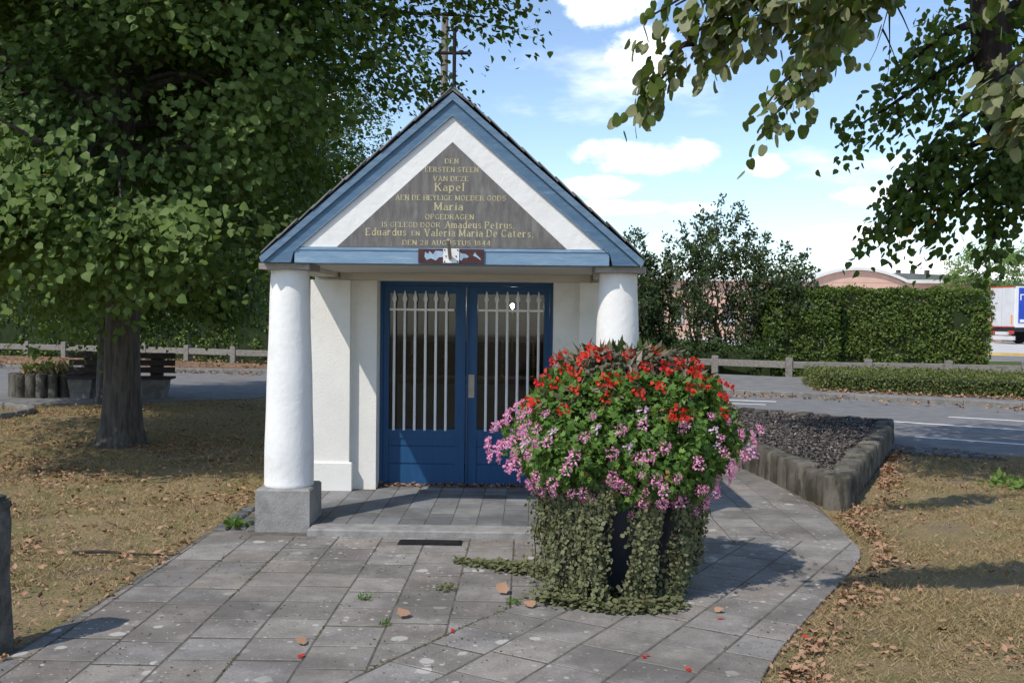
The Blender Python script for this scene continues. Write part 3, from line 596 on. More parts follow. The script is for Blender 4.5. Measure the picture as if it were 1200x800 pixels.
# inside the chapel
al = thing('altar', 'white fronted altar standing behind the door glass', 'altar', (-.40, 10.2, .045))
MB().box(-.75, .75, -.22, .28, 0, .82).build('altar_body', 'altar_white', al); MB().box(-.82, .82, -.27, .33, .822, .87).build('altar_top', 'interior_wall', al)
MB().box(-.80, .80, .30, .52, .0, 1.22).build('reredos', 'bench_wood', al)
for i, x in enumerate((-.62, -.28, .30, .62)):
    t = thing('candlestick', 'brass candlestick with candle on the altar behind glass', 'candlestick', (-.40 + x, 10.15, .9152), 0, 'candlesticks on the altar')
    MB().lathe([(.05, 0), (.045, .012), (.012, .03), (.010, .10), (.02, .12), (.010, .14), (.012, .20), (.03, .22)], n=12).build('stem', 'brass', t, True)
    MB().lathe([(.011, .22), (.011, .38), (.003, .385)], n=10).build('candle', 'altar_white', t, True)
lp = thing('added_glint_light', 'added glowing sphere in place of the flash glint on the right door glass', 'added light', (.0, 10.35, 1.25))  # added light: stands in for a flash glint and brightens the altar room
MB().tube([(0, .03, -.08), (0, .03, .38)], .008, 6).build('added_light_arm', 'brass', lp); MB().lathe([(.004, .375), (.016, .385), (.021, .40), (.016, .418), (.003, .428)], n=12).build('added_bulb', 'glow', lp, True)

# ------------------------------------------------------------------ street furniture and walls
fc = thing('post_and_rail_fence', 'low weathered grey post and rail fence along the far pavement', 'fence')
for i, (x, y) in enumerate(fence_pts):
    a = math.atan2(fence_pts[min(i + 1, len(fence_pts) - 1)][1] - fence_pts[max(i - 1, 0)][1], fence_pts[min(i + 1, len(fence_pts) - 1)][0] - fence_pts[max(i - 1, 0)][0])
    MB().box(-.085, .085, -.08, .08, 0, .56 + random.uniform(-.01, .015), .012).build('post', 'fence_wood', fc, loc=(x, y, 0), rz=a)
    if i + 1 < len(fence_pts):
        x2, y2 = fence_pts[i + 1]; L = math.hypot(x2 - x, y2 - y); a = math.atan2(y2 - y, x2 - x)
        MB().box(.088, L - .088, -.055, .055, .30, .47, .01).build('rail', 'fence_wood', fc, loc=(x, y, random.uniform(-.008, .008)), rz=a)

bn = thing('park_bench', 'dark wooden bench on concrete blocks under the big tree', 'bench', (-7.0, 17.75, .008), R(6))
for s in (-1, 1):
    MB().prism_y([(-.16, 0), (.16, 0), (.21, .34), (-.21, .34)], -.24, .24).build('support_block', 'bench_concrete', bn, loc=(s * .62, 0, 0))
    MB().box(-.11, .11, .17, .25, .345, .80).build('back_post', 'bench_wood', bn, loc=(s * .58, .0, 0)).rotation_euler.x = R(-6)
for i in range(3): MB().box(-.93, .93, -.27 + i * .155, -.13 + i * .155, .342, .385, .006).build('seat_plank', 'bench_wood', bn)
for i in range(3): MB().box(-.92, .92, .105, .145, .44 + i * .13, .54 + i * .13, .006).build('back_plank', 'bench_wood', bn, loc=(0, i * .012 + .02, 0))

def log_mesh(r, h, seed=0, n=14):
    return MB().lathe([(r * 1.0, 0), (r * 1.03, .04), (r * .99, h * .5), (r * 1.0, h - .03), (r * .93, h - .008), (r * .75, h), (r * .3, h + .004)], 0, 0, n, .07, seed).mesh('palisade_log', 'log_concrete', True)
rp = thing('round_planter', 'round planter ringed with upright concrete logs beside the bench', 'planter', (-8.45, 18.1, .008))
lm = [log_mesh(.095, .42, i) for i in range(3)]
for i in range(19):
    a = 2 * math.pi * i / 19; link('palisade_log', lm[i % 3], rp, (.56 * math.cos(a), .56 * math.sin(a), random.uniform(-.015, .01)))
MB().lathe([(.47, 0), (.47, .38), (.2, .40), (.02, .41)], n=20).build('soil', 'soil', rp, True)
n = 260; a = rng.uniform(0, 6.28, n); r = .42 * np.sqrt(rng.random(n))
P = np.stack([r * np.cos(a), r * np.sin(a), np.full(n, .39) + rng.random(n) * .09], 1)
leaves('foliage', T_LANCE, P, rv(n) + [0, 0, 1.2], rv(n), rng.uniform(.09, .22, n), 'grass_blade', rp); 
n = 160; a = rng.uniform(0, 6.28, n); r = .4 * np.sqrt(rng.random(n))
leaves('green_foliage', T_OVAL, np.stack([r * np.cos(a) - .1, r * np.sin(a), np.full(n, .42) + rng.random(n) * .1], 1), rv(n) + [0, 0, .8], rv(n), rng.uniform(.07, .13, n), 'weed_leaf', rp)

ps = thing('stone_post', 'short rough weathered stone post at the corner of the lawn and paving', 'post', (-2.375, 4.42, 0))
MB().lathe([(.13, -.02), (.128, .1), (.122, .35), (.118, .6), (.112, .655), (.122, .668), (.118, .69), (.10, .70), (.104, .715), (.07, .725), (.02, .728)], 0, 0, 26, .24, 5).build('shaft', 'post_stone', ps, True)

rb = thing('raised_bed', 'raised bed edged with rough concrete blocks and filled with dark chips', 'raised bed')
corner = [(2.68, 8.12), (2.45, 10.3), (2.2, 12.4), (1.95, 14.6), (4.85, 12.75), (4.42, 11.8)]
outline = [(2.68, 8.12), (4.42, 11.8), (4.85, 12.85), (1.95, 14.9), (2.2, 12.4), (2.45, 10.3)]
def block_mesh(seed):
    vs = []; n = 20; h = .285
    for r, z in ((1.0, -.02), (1.02, .05), (.98, .16), (1.0, h - .045), (.95, h - .015), (.80, h), (.3, h + .003)):
        for i in range(n):
            t = 2 * math.pi * i / n; q_ = (abs(math.cos(t)) ** 4.5 + abs(math.sin(t)) ** 4.5) ** (-1 / 4.5)
            rr = .103 * r * q_ * (1 + .16 * noise.noise((math.cos(t) * 2.2 + seed * 5, math.sin(t) * 2.2, z * 9)))
            vs.append((rr * math.cos(t), rr * math.sin(t), z + .012 * noise.noise((math.cos(t) * 3 + seed, math.sin(t) * 3, 1)) * (z > .2)))
    fs = [tuple(range(6 * n, 7 * n))] + [(a * n + i, a * n + (i + 1) % n, (a + 1) * n + (i + 1) % n, (a + 1) * n + i) for a in range(6) for i in range(n)]
    return MB().add(vs, fs).mesh('edging_block', 'log_concrete', True)
lm = [block_mesh(i) for i in range(8)]
q = 0
for (ax, ay), (bx, by) in zip(outline, outline[1:] + outline[:1]):
    L = math.hypot(bx - ax, by - ay); n = max(1, round(L / .205))
    for i in range(n):
        t = i / n; q += 1
        link('edging_block', lm[(q * 5) % 8], rb, (ax + (bx - ax) * t + random.uniform(-.010, .010), ay + (by - ay) * t, random.uniform(-.025, .012)), math.atan2(by - ay, bx - ax) + random.choice((0, math.pi)) + random.uniform(-.08, .08))
def inset(poly, d):
    cx = sum(p[0] for p in poly) / len(poly); cy = sum(p[1] for p in poly) / len(poly)
    return [(cx + (x - cx) * (1 - d), cy + (y - cy) * (1 - d)) for x, y in poly]
inn = inset(outline, .03)
MB().prism(inn, 0, .235).build('soil', 'soil', rb)
def inside(poly, X, Y):
    r = np.zeros(len(X), bool)
    for i in range(len(poly)):
        x1, y1 = poly[i - 1]; x2, y2 = poly[i]
        c = ((y1 > Y) != (y2 > Y)) & (X < (x2 - x1) * (Y - y1) / (y2 - y1 + 1e-12) + x1); r ^= c
    return r
n = 75000; X = rng.uniform(1.9, 5, n); Y = 8 + 7 * rng.random(n) ** 1.15; kx = inside(inn, X, Y); X = X[kx]; Y = Y[kx]; n = len(X)
P = np.stack([X, Y, .238 + rng.random(n) * .03], 1)
leaves('wood_chips', T_OVAL, P, rv(n) * [1, 1, .3], rv(n) * .75 + [0, 0, 1], rng.uniform(.014, .045, n), 'chip', rb, kind='stuff')

# grate in front of the step
gr = thing('drain_grate', 'narrow dark drain grate sunk in front of the chapel step', 'drain', (-.535, 6.665, .0165), R(-1))
MB().box(-.215, .215, -.072, .072, -.01, .002).build('frame', 'iron_dark', gr)
for i in range(7): MB().box(-.2, .2, -.062 + i * .018, -.052 + i * .018, .0025, .008).build('slat', 'iron_dark', gr)

# ------------------------------------------------------------------ flower tub
ft = thing('flower_tub', 'dark tub overflowing with red begonias, pink geraniums and trailing silvery vines', 'flower tub', (.645, 5.68, .016))
MB().lathe([(.25, 0), (.27, .02), (.36, .58), (.40, .60), (.40, .66), (.37, .66), (.34, .62), (.05, .61)], n=40).build('pot', 'tub', ft, True)
def dome(n, z0, z1, rad, jitter=.08, ymin=-9):
    t = rng.random(n); z = z0 + (z1 - z0) * t; a = rng.uniform(0, 2 * math.pi, n)
    r = np.interp(z, [.52, .62, .75, .9, 1.05, 1.2, 1.32, 1.40], [.40, .53, .61, .63, .59, .49, .34, .15]) * rad
    nz = np.array([noise.noise((math.cos(q) * 2.3, math.sin(q) * 2.3, w_ * 3.0)) for q, w_ in zip(a, z)])
    nz2 = np.array([noise.noise((math.cos(q) * 5.5 + 3, math.sin(q) * 5.5, w_ * 7.0)) for q, w_ in zip(a, z)])
    r = r * (1.02 + .24 * nz + .16 * nz2) * (1 - jitter * np.abs(rng.normal(size=n)))
    d = np.stack([np.cos(a), np.sin(a) * .92, np.interp(z, [.6, .85, 1.38], [-.3, .15, 1.5])], 1)
    return np.stack([r * np.cos(a), r * np.sin(a) * .92, z - .016], 1), _n(d)
P, D = dome(17000, .53, 1.24, .97, .22)
leaves('geranium_foliage', T_LOBED, P, D * .55 + rv(len(P)) * .7 + [0, 0, .1], D + rv(len(P)) * .6 + [0, 0, .5], rng.uniform(.024, .046, len(P)), 'geranium_leaf', ft)
P, D = dome(2600, 1.02, 1.36, .90, .30)
leaves('begonia_foliage', T_LANCE, P, D * .35 + rv(len(P)) * .8 + [0, 0, -.15], D + rv(len(P)) * .5 + [0, 0, .6], rng.uniform(.05, .105, len(P)), 'begonia_leaf', ft)
P, D = dome(500, .6, 1.36, .7, .4)
q = MB()
for p, d in zip(P[:200], D[:200]):
    e = Vector(p) + Vector(d) * .06 + Vector((0, 0, random.uniform(-.06, .0))); q.tube([(p[0] * .2, p[1] * .2, .6), (p[0] * .7, p[1] * .7, p[2] * .8 + .12), e], [.005, .004, .002], 4)
q.build('stems', 'weed_stem' if 'weed_stem' in MATS else 'twig', ft)
def flowerhead(n, rad, size, m, name, tm, flat=.6):
    d = rv(n); d[:, 2] = np.abs(d[:, 2]) * .9 - .15; d = _n(d)
    P = d * rad * rng.uniform(.65, 1.0, (n, 1)) * [1, 1, flat]
    ob = leaves(name, tm, P, rv(n) * .9 + d * .35, d + rv(n) * .35, rng.uniform(size * .75, size * 1.2, n), m)
    me = ob.data; bpy.data.objects.remove(ob); return me
pinks = [flowerhead(46, .034, .018, 'pink_petal', 'pink_flower_head', T_OVAL) for _ in range(4)]
pale = [flowerhead(20, .03, .023, 'pale_petal', 'pale_flower_head', T_OVAL)]
reds = [flowerhead(22, .050, .027, 'red_petal', 'red_flower_cluster', T_ROUND, .75) for _ in range(4)]
def put(mes, name, n, z0, z1, rad, smin, smax, mind, xlim=9):
    pts = []; tries = 0
    while len(pts) < n and tries < 6000:
        tries += 1; P, D = dome(1, z0, z1, rad, .03); p = Vector(P[0])
        if any((p - q_).length < mind * random.uniform(.35, 1.2) for q_ in pts) or abs(p.x) > xlim: continue
        pts.append(p)
        o = link(name, random.choice(mes), ft, p); d = Vector(D[0])
        o.rotation_mode = 'QUATERNION'; o.rotation_quaternion = (d + Vector((0, -.2, .3))).to_track_quat('Z', 'Y'); sc = random.uniform(smin, smax); o.scale = (sc, sc, sc)
put(pinks, 'pink_flower_head', 185, .50, 1.05, 1.12, .55, 1.15, .085)
put(pale, 'pale_flower_head', 14, .8, 1.12, 1.06, .8, 1.1, .2)
put(reds, 'red_flower_cluster', 78, 1.03, 1.37, 1.03, .5, .92, .11)
# trailing vines: thick curtains hanging from the rim to the paving
def vine(strands, name='trailing_vine'):
    PP, NN, RR = [], [], []; tb = MB()
    for (a0, r0_, z0_, a1, r1, z1_, nl, wd) in strands:
        path = []
        for t in np.linspace(0, 1, 9):
            a = a0 + (a1 - a0) * t; r = r0_ + (r1 - r0_) * t + .035 * math.sin(t * 3.1) + random.uniform(-.006, .006); z = z0_ + (z1_ - z0_) * t
            path.append((r * math.cos(a), r * math.sin(a), max(z, .012)))
        tb.tube(path, .003, 4)
        path = np.array(path); t = rng.random(nl) * 8; i = np.minimum(t.astype(int), 7); f = (t - i)[:, None]
        p = path[i] * (1 - f) + path[i + 1] * f; o = p * [1, 1, 0]; o = _n(o)
        p = p + rng.normal(size=p.shape) * wd + o * rng.uniform(0, wd * 1.4, (nl, 1)); p[:, 2] = np.maximum(p[:, 2], .012)
        PP.append(p); NN.append(o); RR.append(np.clip(random.uniform(-.25, .5) + rng.random(nl) * .8, 0, 1))
    P = np.concatenate(PP); O = np.concatenate(NN); v = link(name, None, ft)
    leaves('vine_leaves', T_ROUND, P, rv(len(P)) * .8 + [0, 0, -.6], O + rv(len(P)) * .95 + [0, 0, .35], rng.uniform(.009, .027, len(P)) , 'vine_leaf', v, rnd=np.concatenate(RR))
    tb.build('vine_stems', 'twig', v)
A = lambda deg: R(deg)
vine([(A(random.uniform(196, 262)), .42, .74, A(random.uniform(196, 259)), random.uniform(.40, .52), random.choice((0, 0, 0, .08, .2)) + random.uniform(-.02, .05), 135, .011) for _ in range(44)])
vine([(A(random.uniform(280, 300)), .40, .70, A(random.uniform(262, 284)), random.uniform(.34, .44), random.uniform(-.02, .06), 135, .012) for _ in range(22)])
vine([(A(random.uniform(310, 338)), .42, .70, A(random.uniform(294, 322)), random.uniform(.32, .42), random.uniform(-.02, .10), 130, .012) for _ in range(24)])
vine([(A(random.uniform(345, 425)), .42, .72, A(random.uniform(345, 425)), random.uniform(.36, .46), random.uniform(0, .25), 110, .018) for _ in range(14)])
vine([(A(272), .40, .66, A(268), .40, .33, 60, .012), (A(276), .41, .66, A(274), .40, .42, 40, .010)])
vine([(A(random.uniform(95, 195)), .42, .72, A(random.uniform(95, 195)), random.uniform(.38, .5), random.uniform(0, .3), 110, .018) for _ in range(22)])
# runners creeping over the paving
n = 2100; t = rng.random(n); P = np.stack([-.36 - t * .62, .18 + t * .30 + rng.normal(size=n) * .055 * (1.4 - t) , .004 + rng.random(n) * .035 * (1.2 - t)], 1)
P2 = np.stack([-.45 + t * .72 + rng.normal(size=n) * .02, -.36 - .14 * np.sin(t * 3.0) + rng.normal(size=n) * .045 * (.35 + t), .004 + rng.random(n) * .04], 1)
P3 = np.stack([-.30 + rng.normal(size=n // 2) * .10, -.32 + rng.normal(size=n // 2) * .07, .004 + rng.random(n // 2) * .05], 1)
P = np.concatenate([P, P2, P3]); n = len(P)
leaves('creeping_vine', T_ROUND, P, rv(n) * [1, 1, .3], rv(n) * .5 + [0, 0, 1], rng.uniform(.016, .034, n), 'vine_leaf', ft)

# ------------------------------------------------------------------ trees
def limb(p0, p1, sag, n=8, wob=.12):
    p0 = Vector(p0); p1 = Vector(p1); out = []
    L = (p1 - p0).length
    for i in range(n + 1):
        t = i / n; p = p0.lerp(p1, t) + Vector((0, 0, sag * math.sin(math.pi * t)))
        j = wob * L * .15 * math.sin(math.pi * t)
        out.append(p + Vector((noise.noise(p * .9 + Vector((3, 1, 7))), noise.noise(p * .9 + Vector((9, 4, 2))), noise.noise(p * .9))) * j * 2)
    return out
def sprays(centers, dirs, per, spread, size, droop=.5, tm=T_HEART, nout=.35):
    n = len(centers) * per
    c = np.repeat(centers, per, 0); d = np.repeat(dirs, per, 0)
    t = rng.random((n, 1)) * 1.0
    P = c + d * (t - .35) * spread * 1.5 + rng.normal(size=(n, 3)) * spread * [.34, .34, .20] - np.array([0, 0, 1]) * (t ** 2) * spread * droop
    U = d * .6 + rv(n) * .75 + [0, 0, -.55]; N = d * nout + rv(n) * .55 + [0, 0, .85 - .5 * max(nout - .35, 0)]
    return P, U, N, rng.uniform(size * .65, size * 1.2, n)

# big lime tree on the lawn
lt = thing('lime_tree', 'large dark green lime tree with thick trunk shading the lawn beside the chapel', 'tree', (-4.52, 11.5, 0))
prof = [(.30, -.05), (.262, .06), (.225, .22), (.208, .5), (.196, 1.0), (.188, 1.5), (.184, 2.0), (.175, 2.8), (.17, 4.0), (.13, 5.5), (.07, 7.5), (.03, 8.8)]
q = MB(); n = 28; vs = []
for r, z in prof:
    for i in range(n):
        t = 2 * math.pi * i / n
        rr = r * (1 + (.16 * math.exp(-z * 3.0)) * math.sin(5 * t + 1.0) + .05 * noise.noise((math.cos(t) * 2, math.sin(t) * 2, z)))
        vs.append((rr * math.cos(t) + .012 * z * math.sin(z), rr * math.sin(t), z))
fs = [tuple(range((len(prof) - 1) * n, len(prof) * n))] + [(a * n + i, a * n + (i + 1) % n, (a + 1) * n + (i + 1) % n, (a + 1) * n + i) for a in range(len(prof) - 1) for i in range(n)]
q.add(vs, fs).build('trunk', 'bark', lt, True)
q = MB(); tips = []
for i in range(44):
    a = i * 2.399 + random.uniform(-.2, .2); z = 2.3 + 5.6 * (i / 44); el_ = random.uniform(-.12, .35)
    L = random.uniform(3.0, 4.6) * (1.0 - .45 * (i / 44) ** 2)
    if math.cos(a) > .25: L *= .62
    p1 = Vector((L * math.cos(a), L * math.sin(a), z + L * el_))
    pth = limb((0, 0, z), p1, random.uniform(.1, .5)); q.tube(pth, [.075 * (1 - .9 * t / 8) for t in range(9)], 6)
    tips += [(pth[j], (p1 - Vector((0, 0, z))).normalized()) for j in (3, 4, 5, 6, 7, 8)]
q.tube(limb((0, 0, 4.3), (4.2, .1, 5.0), .25), [.075 * (1 - .9 * t / 8) for t in range(9)], 6)
q.build('limbs', 'bark', lt, True)
ncl = 1750
d = rv(ncl * 3); rad = rng.uniform(.06, 1.0, ncl * 3) ** .55
C = d * rad[:, None] * [4.75, 4.4, 4.1] + [.25, -.1, 5.75]
nzv = np.array([noise.noise(Vector(c) * .55) for c in C]); C += d * nzv[:, None] * 1.0
# the crown lifts over the chapel roof and thins out on that side
keep = (C[:, 2] > 1.55 + .18 * np.hypot(C[:, 0], C[:, 1] + .5) * (C[:, 0] > -1)) & ~((np.hypot(C[:, 0], C[:, 1]) < .6))
keep &= ~((C[:, 0] > 1.9) & (C[:, 2] < 2.2 + .42 * (C[:, 0] - 1.9)))
keep &= ~((C[:, 0] > 1.6) & (rng.random(len(C)) < .55 + .12 * (C[:, 0] > 2.6))) & (C[:, 0] < 2.9 + .28 * np.maximum(C[:, 2] - 2.6, 0)) & (C[:, 0] < 3.75)
keep &= ~((C[:, 0] > 3.6) & (C[:, 2] < 3.9))
keep &= ~((C[:, 1] < -2.1 - .25 * np.maximum(C[:, 0], 0)) & (C[:, 2] < 5.4)) & ~((C[:, 0] * -.66 + C[:, 1] * -.75 > 2.6) & (C[:, 2] < 5.4))
keep &= np.hypot(C[:, 0], C[:, 1]) < 4.7
keep &= np.array([noise.noise(Vector(c) * .9 + Vector((4, 4, 4))) > -.22 for c in C]) & (C[:, 0] > -3.5)
C = np.concatenate([C[keep][:ncl], np.stack([rng.uniform(2.9, 4.35, 17), rng.uniform(-.5, .8, 17), rng.uniform(4.5, 5.7, 17)], 1)]); dd = _n((C - [0, 0, 4.0]) * [1, 1, .5])
P, U, N, S = sprays(C, dd, 84, .55, .078, nout=.5)
leaves('crown', T_HEART, P, U, N, S, 'lime_leaf', lt)
# near drooping boughs on the sunny side
bo = MB(); BC, BD = [], []
for (x, y, z, L) in [(-.9, -2.9, 3.15, 2), (-.3, -3.0, 2.95, 2), (.1, -3.1, 2.55, 2), (.75, -3.0, 2.38, 2), (1.15, -2.9, 2.28, 2), (-.5, -3.0, 2.32, 2), (.2, -3.0, 2.22, 2), (-1.2, -2.8, 2.45, 2), (.5, -2.9, 2.75, 2), (-1.5, -2.8, 3.3, 2), (-.2, -2.7, 3.45, 2), (-1.0, -2.9, 2.25, 2), (1.9, -1.9, 3.3, 2), (2.2, -1.7, 3.9, 2), (1.5, -2.1, 4.6, 2)]:
    pth = limb((x * .25, y * .25, z + .8), (x, y, z), .3); bo.tube(pth, [.03 * (1 - .8 * t / 8) for t in range(9)], 5)
    e = Vector((x, y, z)); dv = Vector((x * .4 - .45, y, -.1)).normalized()
    for _ in range(9):
        BC.append(e + Vector((random.gauss(0, .30), random.gauss(0, .30), random.gauss(0, .22))) - dv * random.uniform(0, .8)); BD.append(dv)
bo.build('boughs', 'bark', lt, True)
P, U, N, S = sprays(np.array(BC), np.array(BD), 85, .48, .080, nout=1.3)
leaves('bough_leaves', T_HEART, P, U, N, S, 'sunlit_bough_leaf', lt)

def copy_tree(src, loc, rz, sc, label, group=None):
    r = src.copy(); col.objects.link(r); r.location = loc; r.rotation_euler.z = rz; r.scale = (sc, sc, sc); r['label'] = label
    if group: r['group'] = group
    for c_ in src.children:
        o = c_.copy(); col.objects.link(o); o.parent = r
    return r
copy_tree(lt, (-6.82, 16.7, 0), R(100), .74, 'second dark lime tree whose trunk stands behind the bench end of the lawn')
for x, y, s_, rz, lb in ((-9.6, 37.0, 1.2, 20, 'tall dark tree rising behind the far hedge, crown merging with its neighbours'), (-13.8, 35.8, 1.2, 140, 'tall dark tree rising behind the far hedge, crown merging with its neighbours'), (-17.5, 38, 1.5, 250, 'tall dark tree rising behind the far hedge, crown merging with its neighbours')):
    copy_tree(lt, (x, y, 0), R(rz), s_, lb, 'dark trees behind the far hedge')

# silver lime to the right: crooked trunk rising outside the lawn, boughs hanging into view
rt = thing('silver_lime_tree', 'dark leaning lime tree with drooping boughs beside the road', 'tree', (6.6, 10.2, 0))
tp = [(0, 0, -.05), (-.05, 0, .6), (-.2, 0, 1.3), (-.65, -.05, 2.2), (-1.25, -.1, 2.95), (-1.68, -.1, 3.6), (-1.80, -.1, 4.3), (-1.86, -.1, 5.2), (-1.8, 0, 6.5), (-1.6, 0, 8.0), (-1.5, 0, 9.5)]
MB().tube(tp, [.34, .27, .25, .23, .21, .195, .185, .175, .14, .09, .03], 16, .12).build('trunk', 'bark_dark', rt, True)
q = MB(); BC, BD = [], []
def bough(root, tip, sag, r0_, per=8, spread=.26, from_t=.35, drop=0.0):
    pth = limb(root, tip, sag, 10, .25); q.tube(pth, [r0_ * (1 - .9 * t / 10) + .003 for t in range(11)], 6)
    dv = (Vector(tip) - Vector(root)).normalized()
    for _ in range(per):
        t = random.uniform(from_t, 1.0) * 10; i = min(int(t), 9); p = pth[i].lerp(pth[i + 1], t - i)
        BC.append(p + Vector((random.gauss(0, spread * .45), random.gauss(0, spread * .45), random.gauss(-drop, spread * .45)))); BD.append((dv + Vector((random.gauss(0, .4), random.gauss(0, .4), -.4))).normalized())
bough((-1.85, -.1, 4.6), (-2.85, -.2, 3.95), .1, .05, 14, .30, .2)
bough((-1.8, -.1, 4.3), (-3.05, .1, 3.55), .1, .045, 16, .30, .25)
bough((-1.75, -.1, 3.9), (-2.55, -.3, 3.2), .05, .04, 14, .32, .2)
bough((-1.6, -.1, 3.5), (-2.75, .2, 2.55), .15, .04, 18, .32, .35)
bough((-1.5, -.1, 3.4), (-2.95, -.1, 2.45), .15, .035, 12, .24, .45)
bough((-1.4, 0, 3.2), (-2.25, .2, 2.5), .1, .035, 16, .32, .2)
bough((-1.3, 0, 3.1), (-1.6, .1, 2.72), .05, .035, 12, .20, .2)
bough((-1.4, 0, 2.9), (-1.86, -.1, 2.15), .05, .03, 5, .10, .4)
bough((-1.2, 0, 3.2), (-.9, -.5, 2.85), .05, .035, 14, .28, .1)
bough((-1.5, 0, 3.7), (-.7, .1, 3.6), .1, .04, 20, .4, .1)
bough((-1.6, 0, 3.9), (-1.2, .3, 3.0), .1, .04, 20, .4, .1)
bough((-1.65, -.1, 3.7), (-1.75, -.7, 3.0), .1, .03, 16, .26, .2)
bough((-1.4, -.1, 3.3), (-1.35, -.7, 2.95), .1, .03, 12, .24, .2)
bough((-1.8, 0, 4.6), (-.8, .2, 4.8), .2, .05, 24, .5, .2)
for i in range(16):
    a = random.uniform(-1.2, 1.2); L = random.uniform(1.5, 3.2); z = random.uniform(5.8, 8.5)
    bough((-1.75, 0, z), (-1.75 + L * math.cos(a), L * math.sin(a), z + random.uniform(-.6, .6)), .3, .05, 24, .5, .2)
q.build('boughs', 'bark_dark', rt, True)
P, U, N, S = sprays(np.array(BC), np.array(BD), 26, .24, .085, .8)
d = rv(190); C = d * (rng.uniform(.1, 1, (190, 1)) ** .4) * [2.3, 2.5, 1.2] + [-3.9, -2.6, 7.3]
P2, U2, N2, S2 = sprays(C, _n(d * [1, 1, .4]), 60, .6, .11, .8)
leaves('crown', T_HEART, np.concatenate([P, P2]), np.concatenate([U, U2]), np.concatenate([N, N2]), np.concatenate([S, S2]), 'lime_leaf', rt)
# bare twigs
q = MB()
for p0, p1 in [((-2.75, -.2, 4.95), (-3.07, -.2, 4.10)), ((-2.83, -.2, 4.74), (-2.52, -.2, 4.10)), ((-2.87, -.2, 4.63), (-2.88, -.2, 3.98)), ((-2.94, -.2, 4.45), (-2.74, -.2, 4.02)), ((-2.18, .05, 3.17), (-2.33, 0, 2.55)), ((-2.18, .05, 3.17), (-2.02, 0, 2.65))]:
    MB().tube([p0] + limb(p0, p1, -.02, 6, .6)[1:], [.012, .009, .007, .005, .004, .003, .002], 4).build('bare_twig', 'bark_dark', rt)
q.tube(limb((-1.85, -.1, 5.6), (-2.75, -.2, 4.95), .2), .016, 5)
q.build('bare_branch', 'bark_dark', rt)

# second silver lime close by: only its hanging bough tips reach the view
nt = thing('overhanging_lime_tree', 'lime tree whose pale leaved bough tips hang over the paving', 'tree', (4.6, 3.6, 0))
MB().tube([(0, 0, -.05), (.02, 0, .3), (0, 0, 1.2), (-.05, .05, 2.4), (-.1, 0, 3.6), (0, 0, 5), (.1, 0, 7)], [.36, .27, .24, .22, .2, .14, .04], 16, .1).build('trunk', 'bark_dark', nt, True)
q = MB(); BC, BD = [], []
def rel(p): return (p[0] - 4.6, p[1] - 3.6, p[2])
bough(rel((4.55, 3.6, 3.1)), rel((2.2, 4.1, 3.35)), .35, .06, 0)
for tip, root, per, sp in [((.66, 4.15, 2.84), (2.2, 4.1, 3.35), 7, .14), ((.55, 4.2, 2.80), (1.9, 4.1, 3.3), 6, .11), ((.82, 4.15, 2.74), (1.7, 4.15, 3.1), 8, .13), ((.66, 4.2, 2.64), (1.1, 4.2, 2.9), 5, .08), ((.58, 4.25, 2.50), (.75, 4.2, 2.7), 3, .04),
                           ((1.05, 4.2, 2.78), (2.0, 4.1, 3.15), 8, .13), ((1.18, 4.3, 2.78), (2.1, 4.2, 3.1), 7, .12), ((1.0, 4.3, 2.80), (2.0, 4.3, 3.3), 7, .12)]:
    bough(rel(root), rel(tip), .06, .012, per, sp, .45)
near = len(BC)
for tip, root, per, sp in [((1.95, 3.75, 2.74), (2.8, 3.7, 3.05), 4, .07), ((1.92, 3.7, 2.36), (2.7, 3.7, 2.60), 5, .06), ((2.0, 3.75, 2.26), (2.8, 3.8, 2.5), 4, .05), ((1.75, 3.7, 2.78), (2.6, 3.7, 3.1), 4, .06), ((1.78, 3.7, 2.44), (2.6, 3.7, 2.75), 4, .05), ((1.84, 3.75, 2.30), (2.6, 3.75, 2.6), 4, .05), ((1.95, 3.8, 2.48), (2.7, 3.8, 2.75), 5, .07)]:
    bough(rel(root), rel(tip), .05, .012, per, sp, .5)
P, U, N, S = sprays(np.array(BC), np.array(BD), 24, .115, .061, .8, nout=.7)
# smaller hanging sprig further back
BC, BD = [], []
for tip, root, per, sp in [((1.75, 6.4, 3.0), (2.3, 6.2, 4.1), 8, .12), ((1.9, 6.4, 3.1), (2.3, 6.3, 4.1), 9, .14), ((1.85, 6.3, 3.45), (2.3, 6.2, 4.1), 9, .15), ((1.58, 6.4, 2.86), (1.85, 6.4, 3.15), 4, .06)]:
    bough(rel(root), rel(tip), .06, .015, per, sp, .45)
bough(rel((4.6, 3.6, 3.6)), rel((2.3, 6.2, 4.12)), .3, .05, 0)
for i in range(22):
    a = random.uniform(0, 6.28); L = random.uniform(1.2, 2.6); z = random.uniform(3.8, 7)
    bough((0, 0, z), (L * math.cos(a), L * math.sin(a), z + random.uniform(-.3, .6)), .3, .04, 14, .4, .3)
q.build('boughs', 'bark_dark', nt, True)
P2, U2, N2, S2 = sprays(np.array(BC), np.array(BD), 15, .20, .075, .8)
leaves('crown', T_HEART2, np.concatenate([P, P2]), np.concatenate([U, U2]), np.concatenate([N, N2]), np.concatenate([S, S2]), 'silver_leaf', nt)

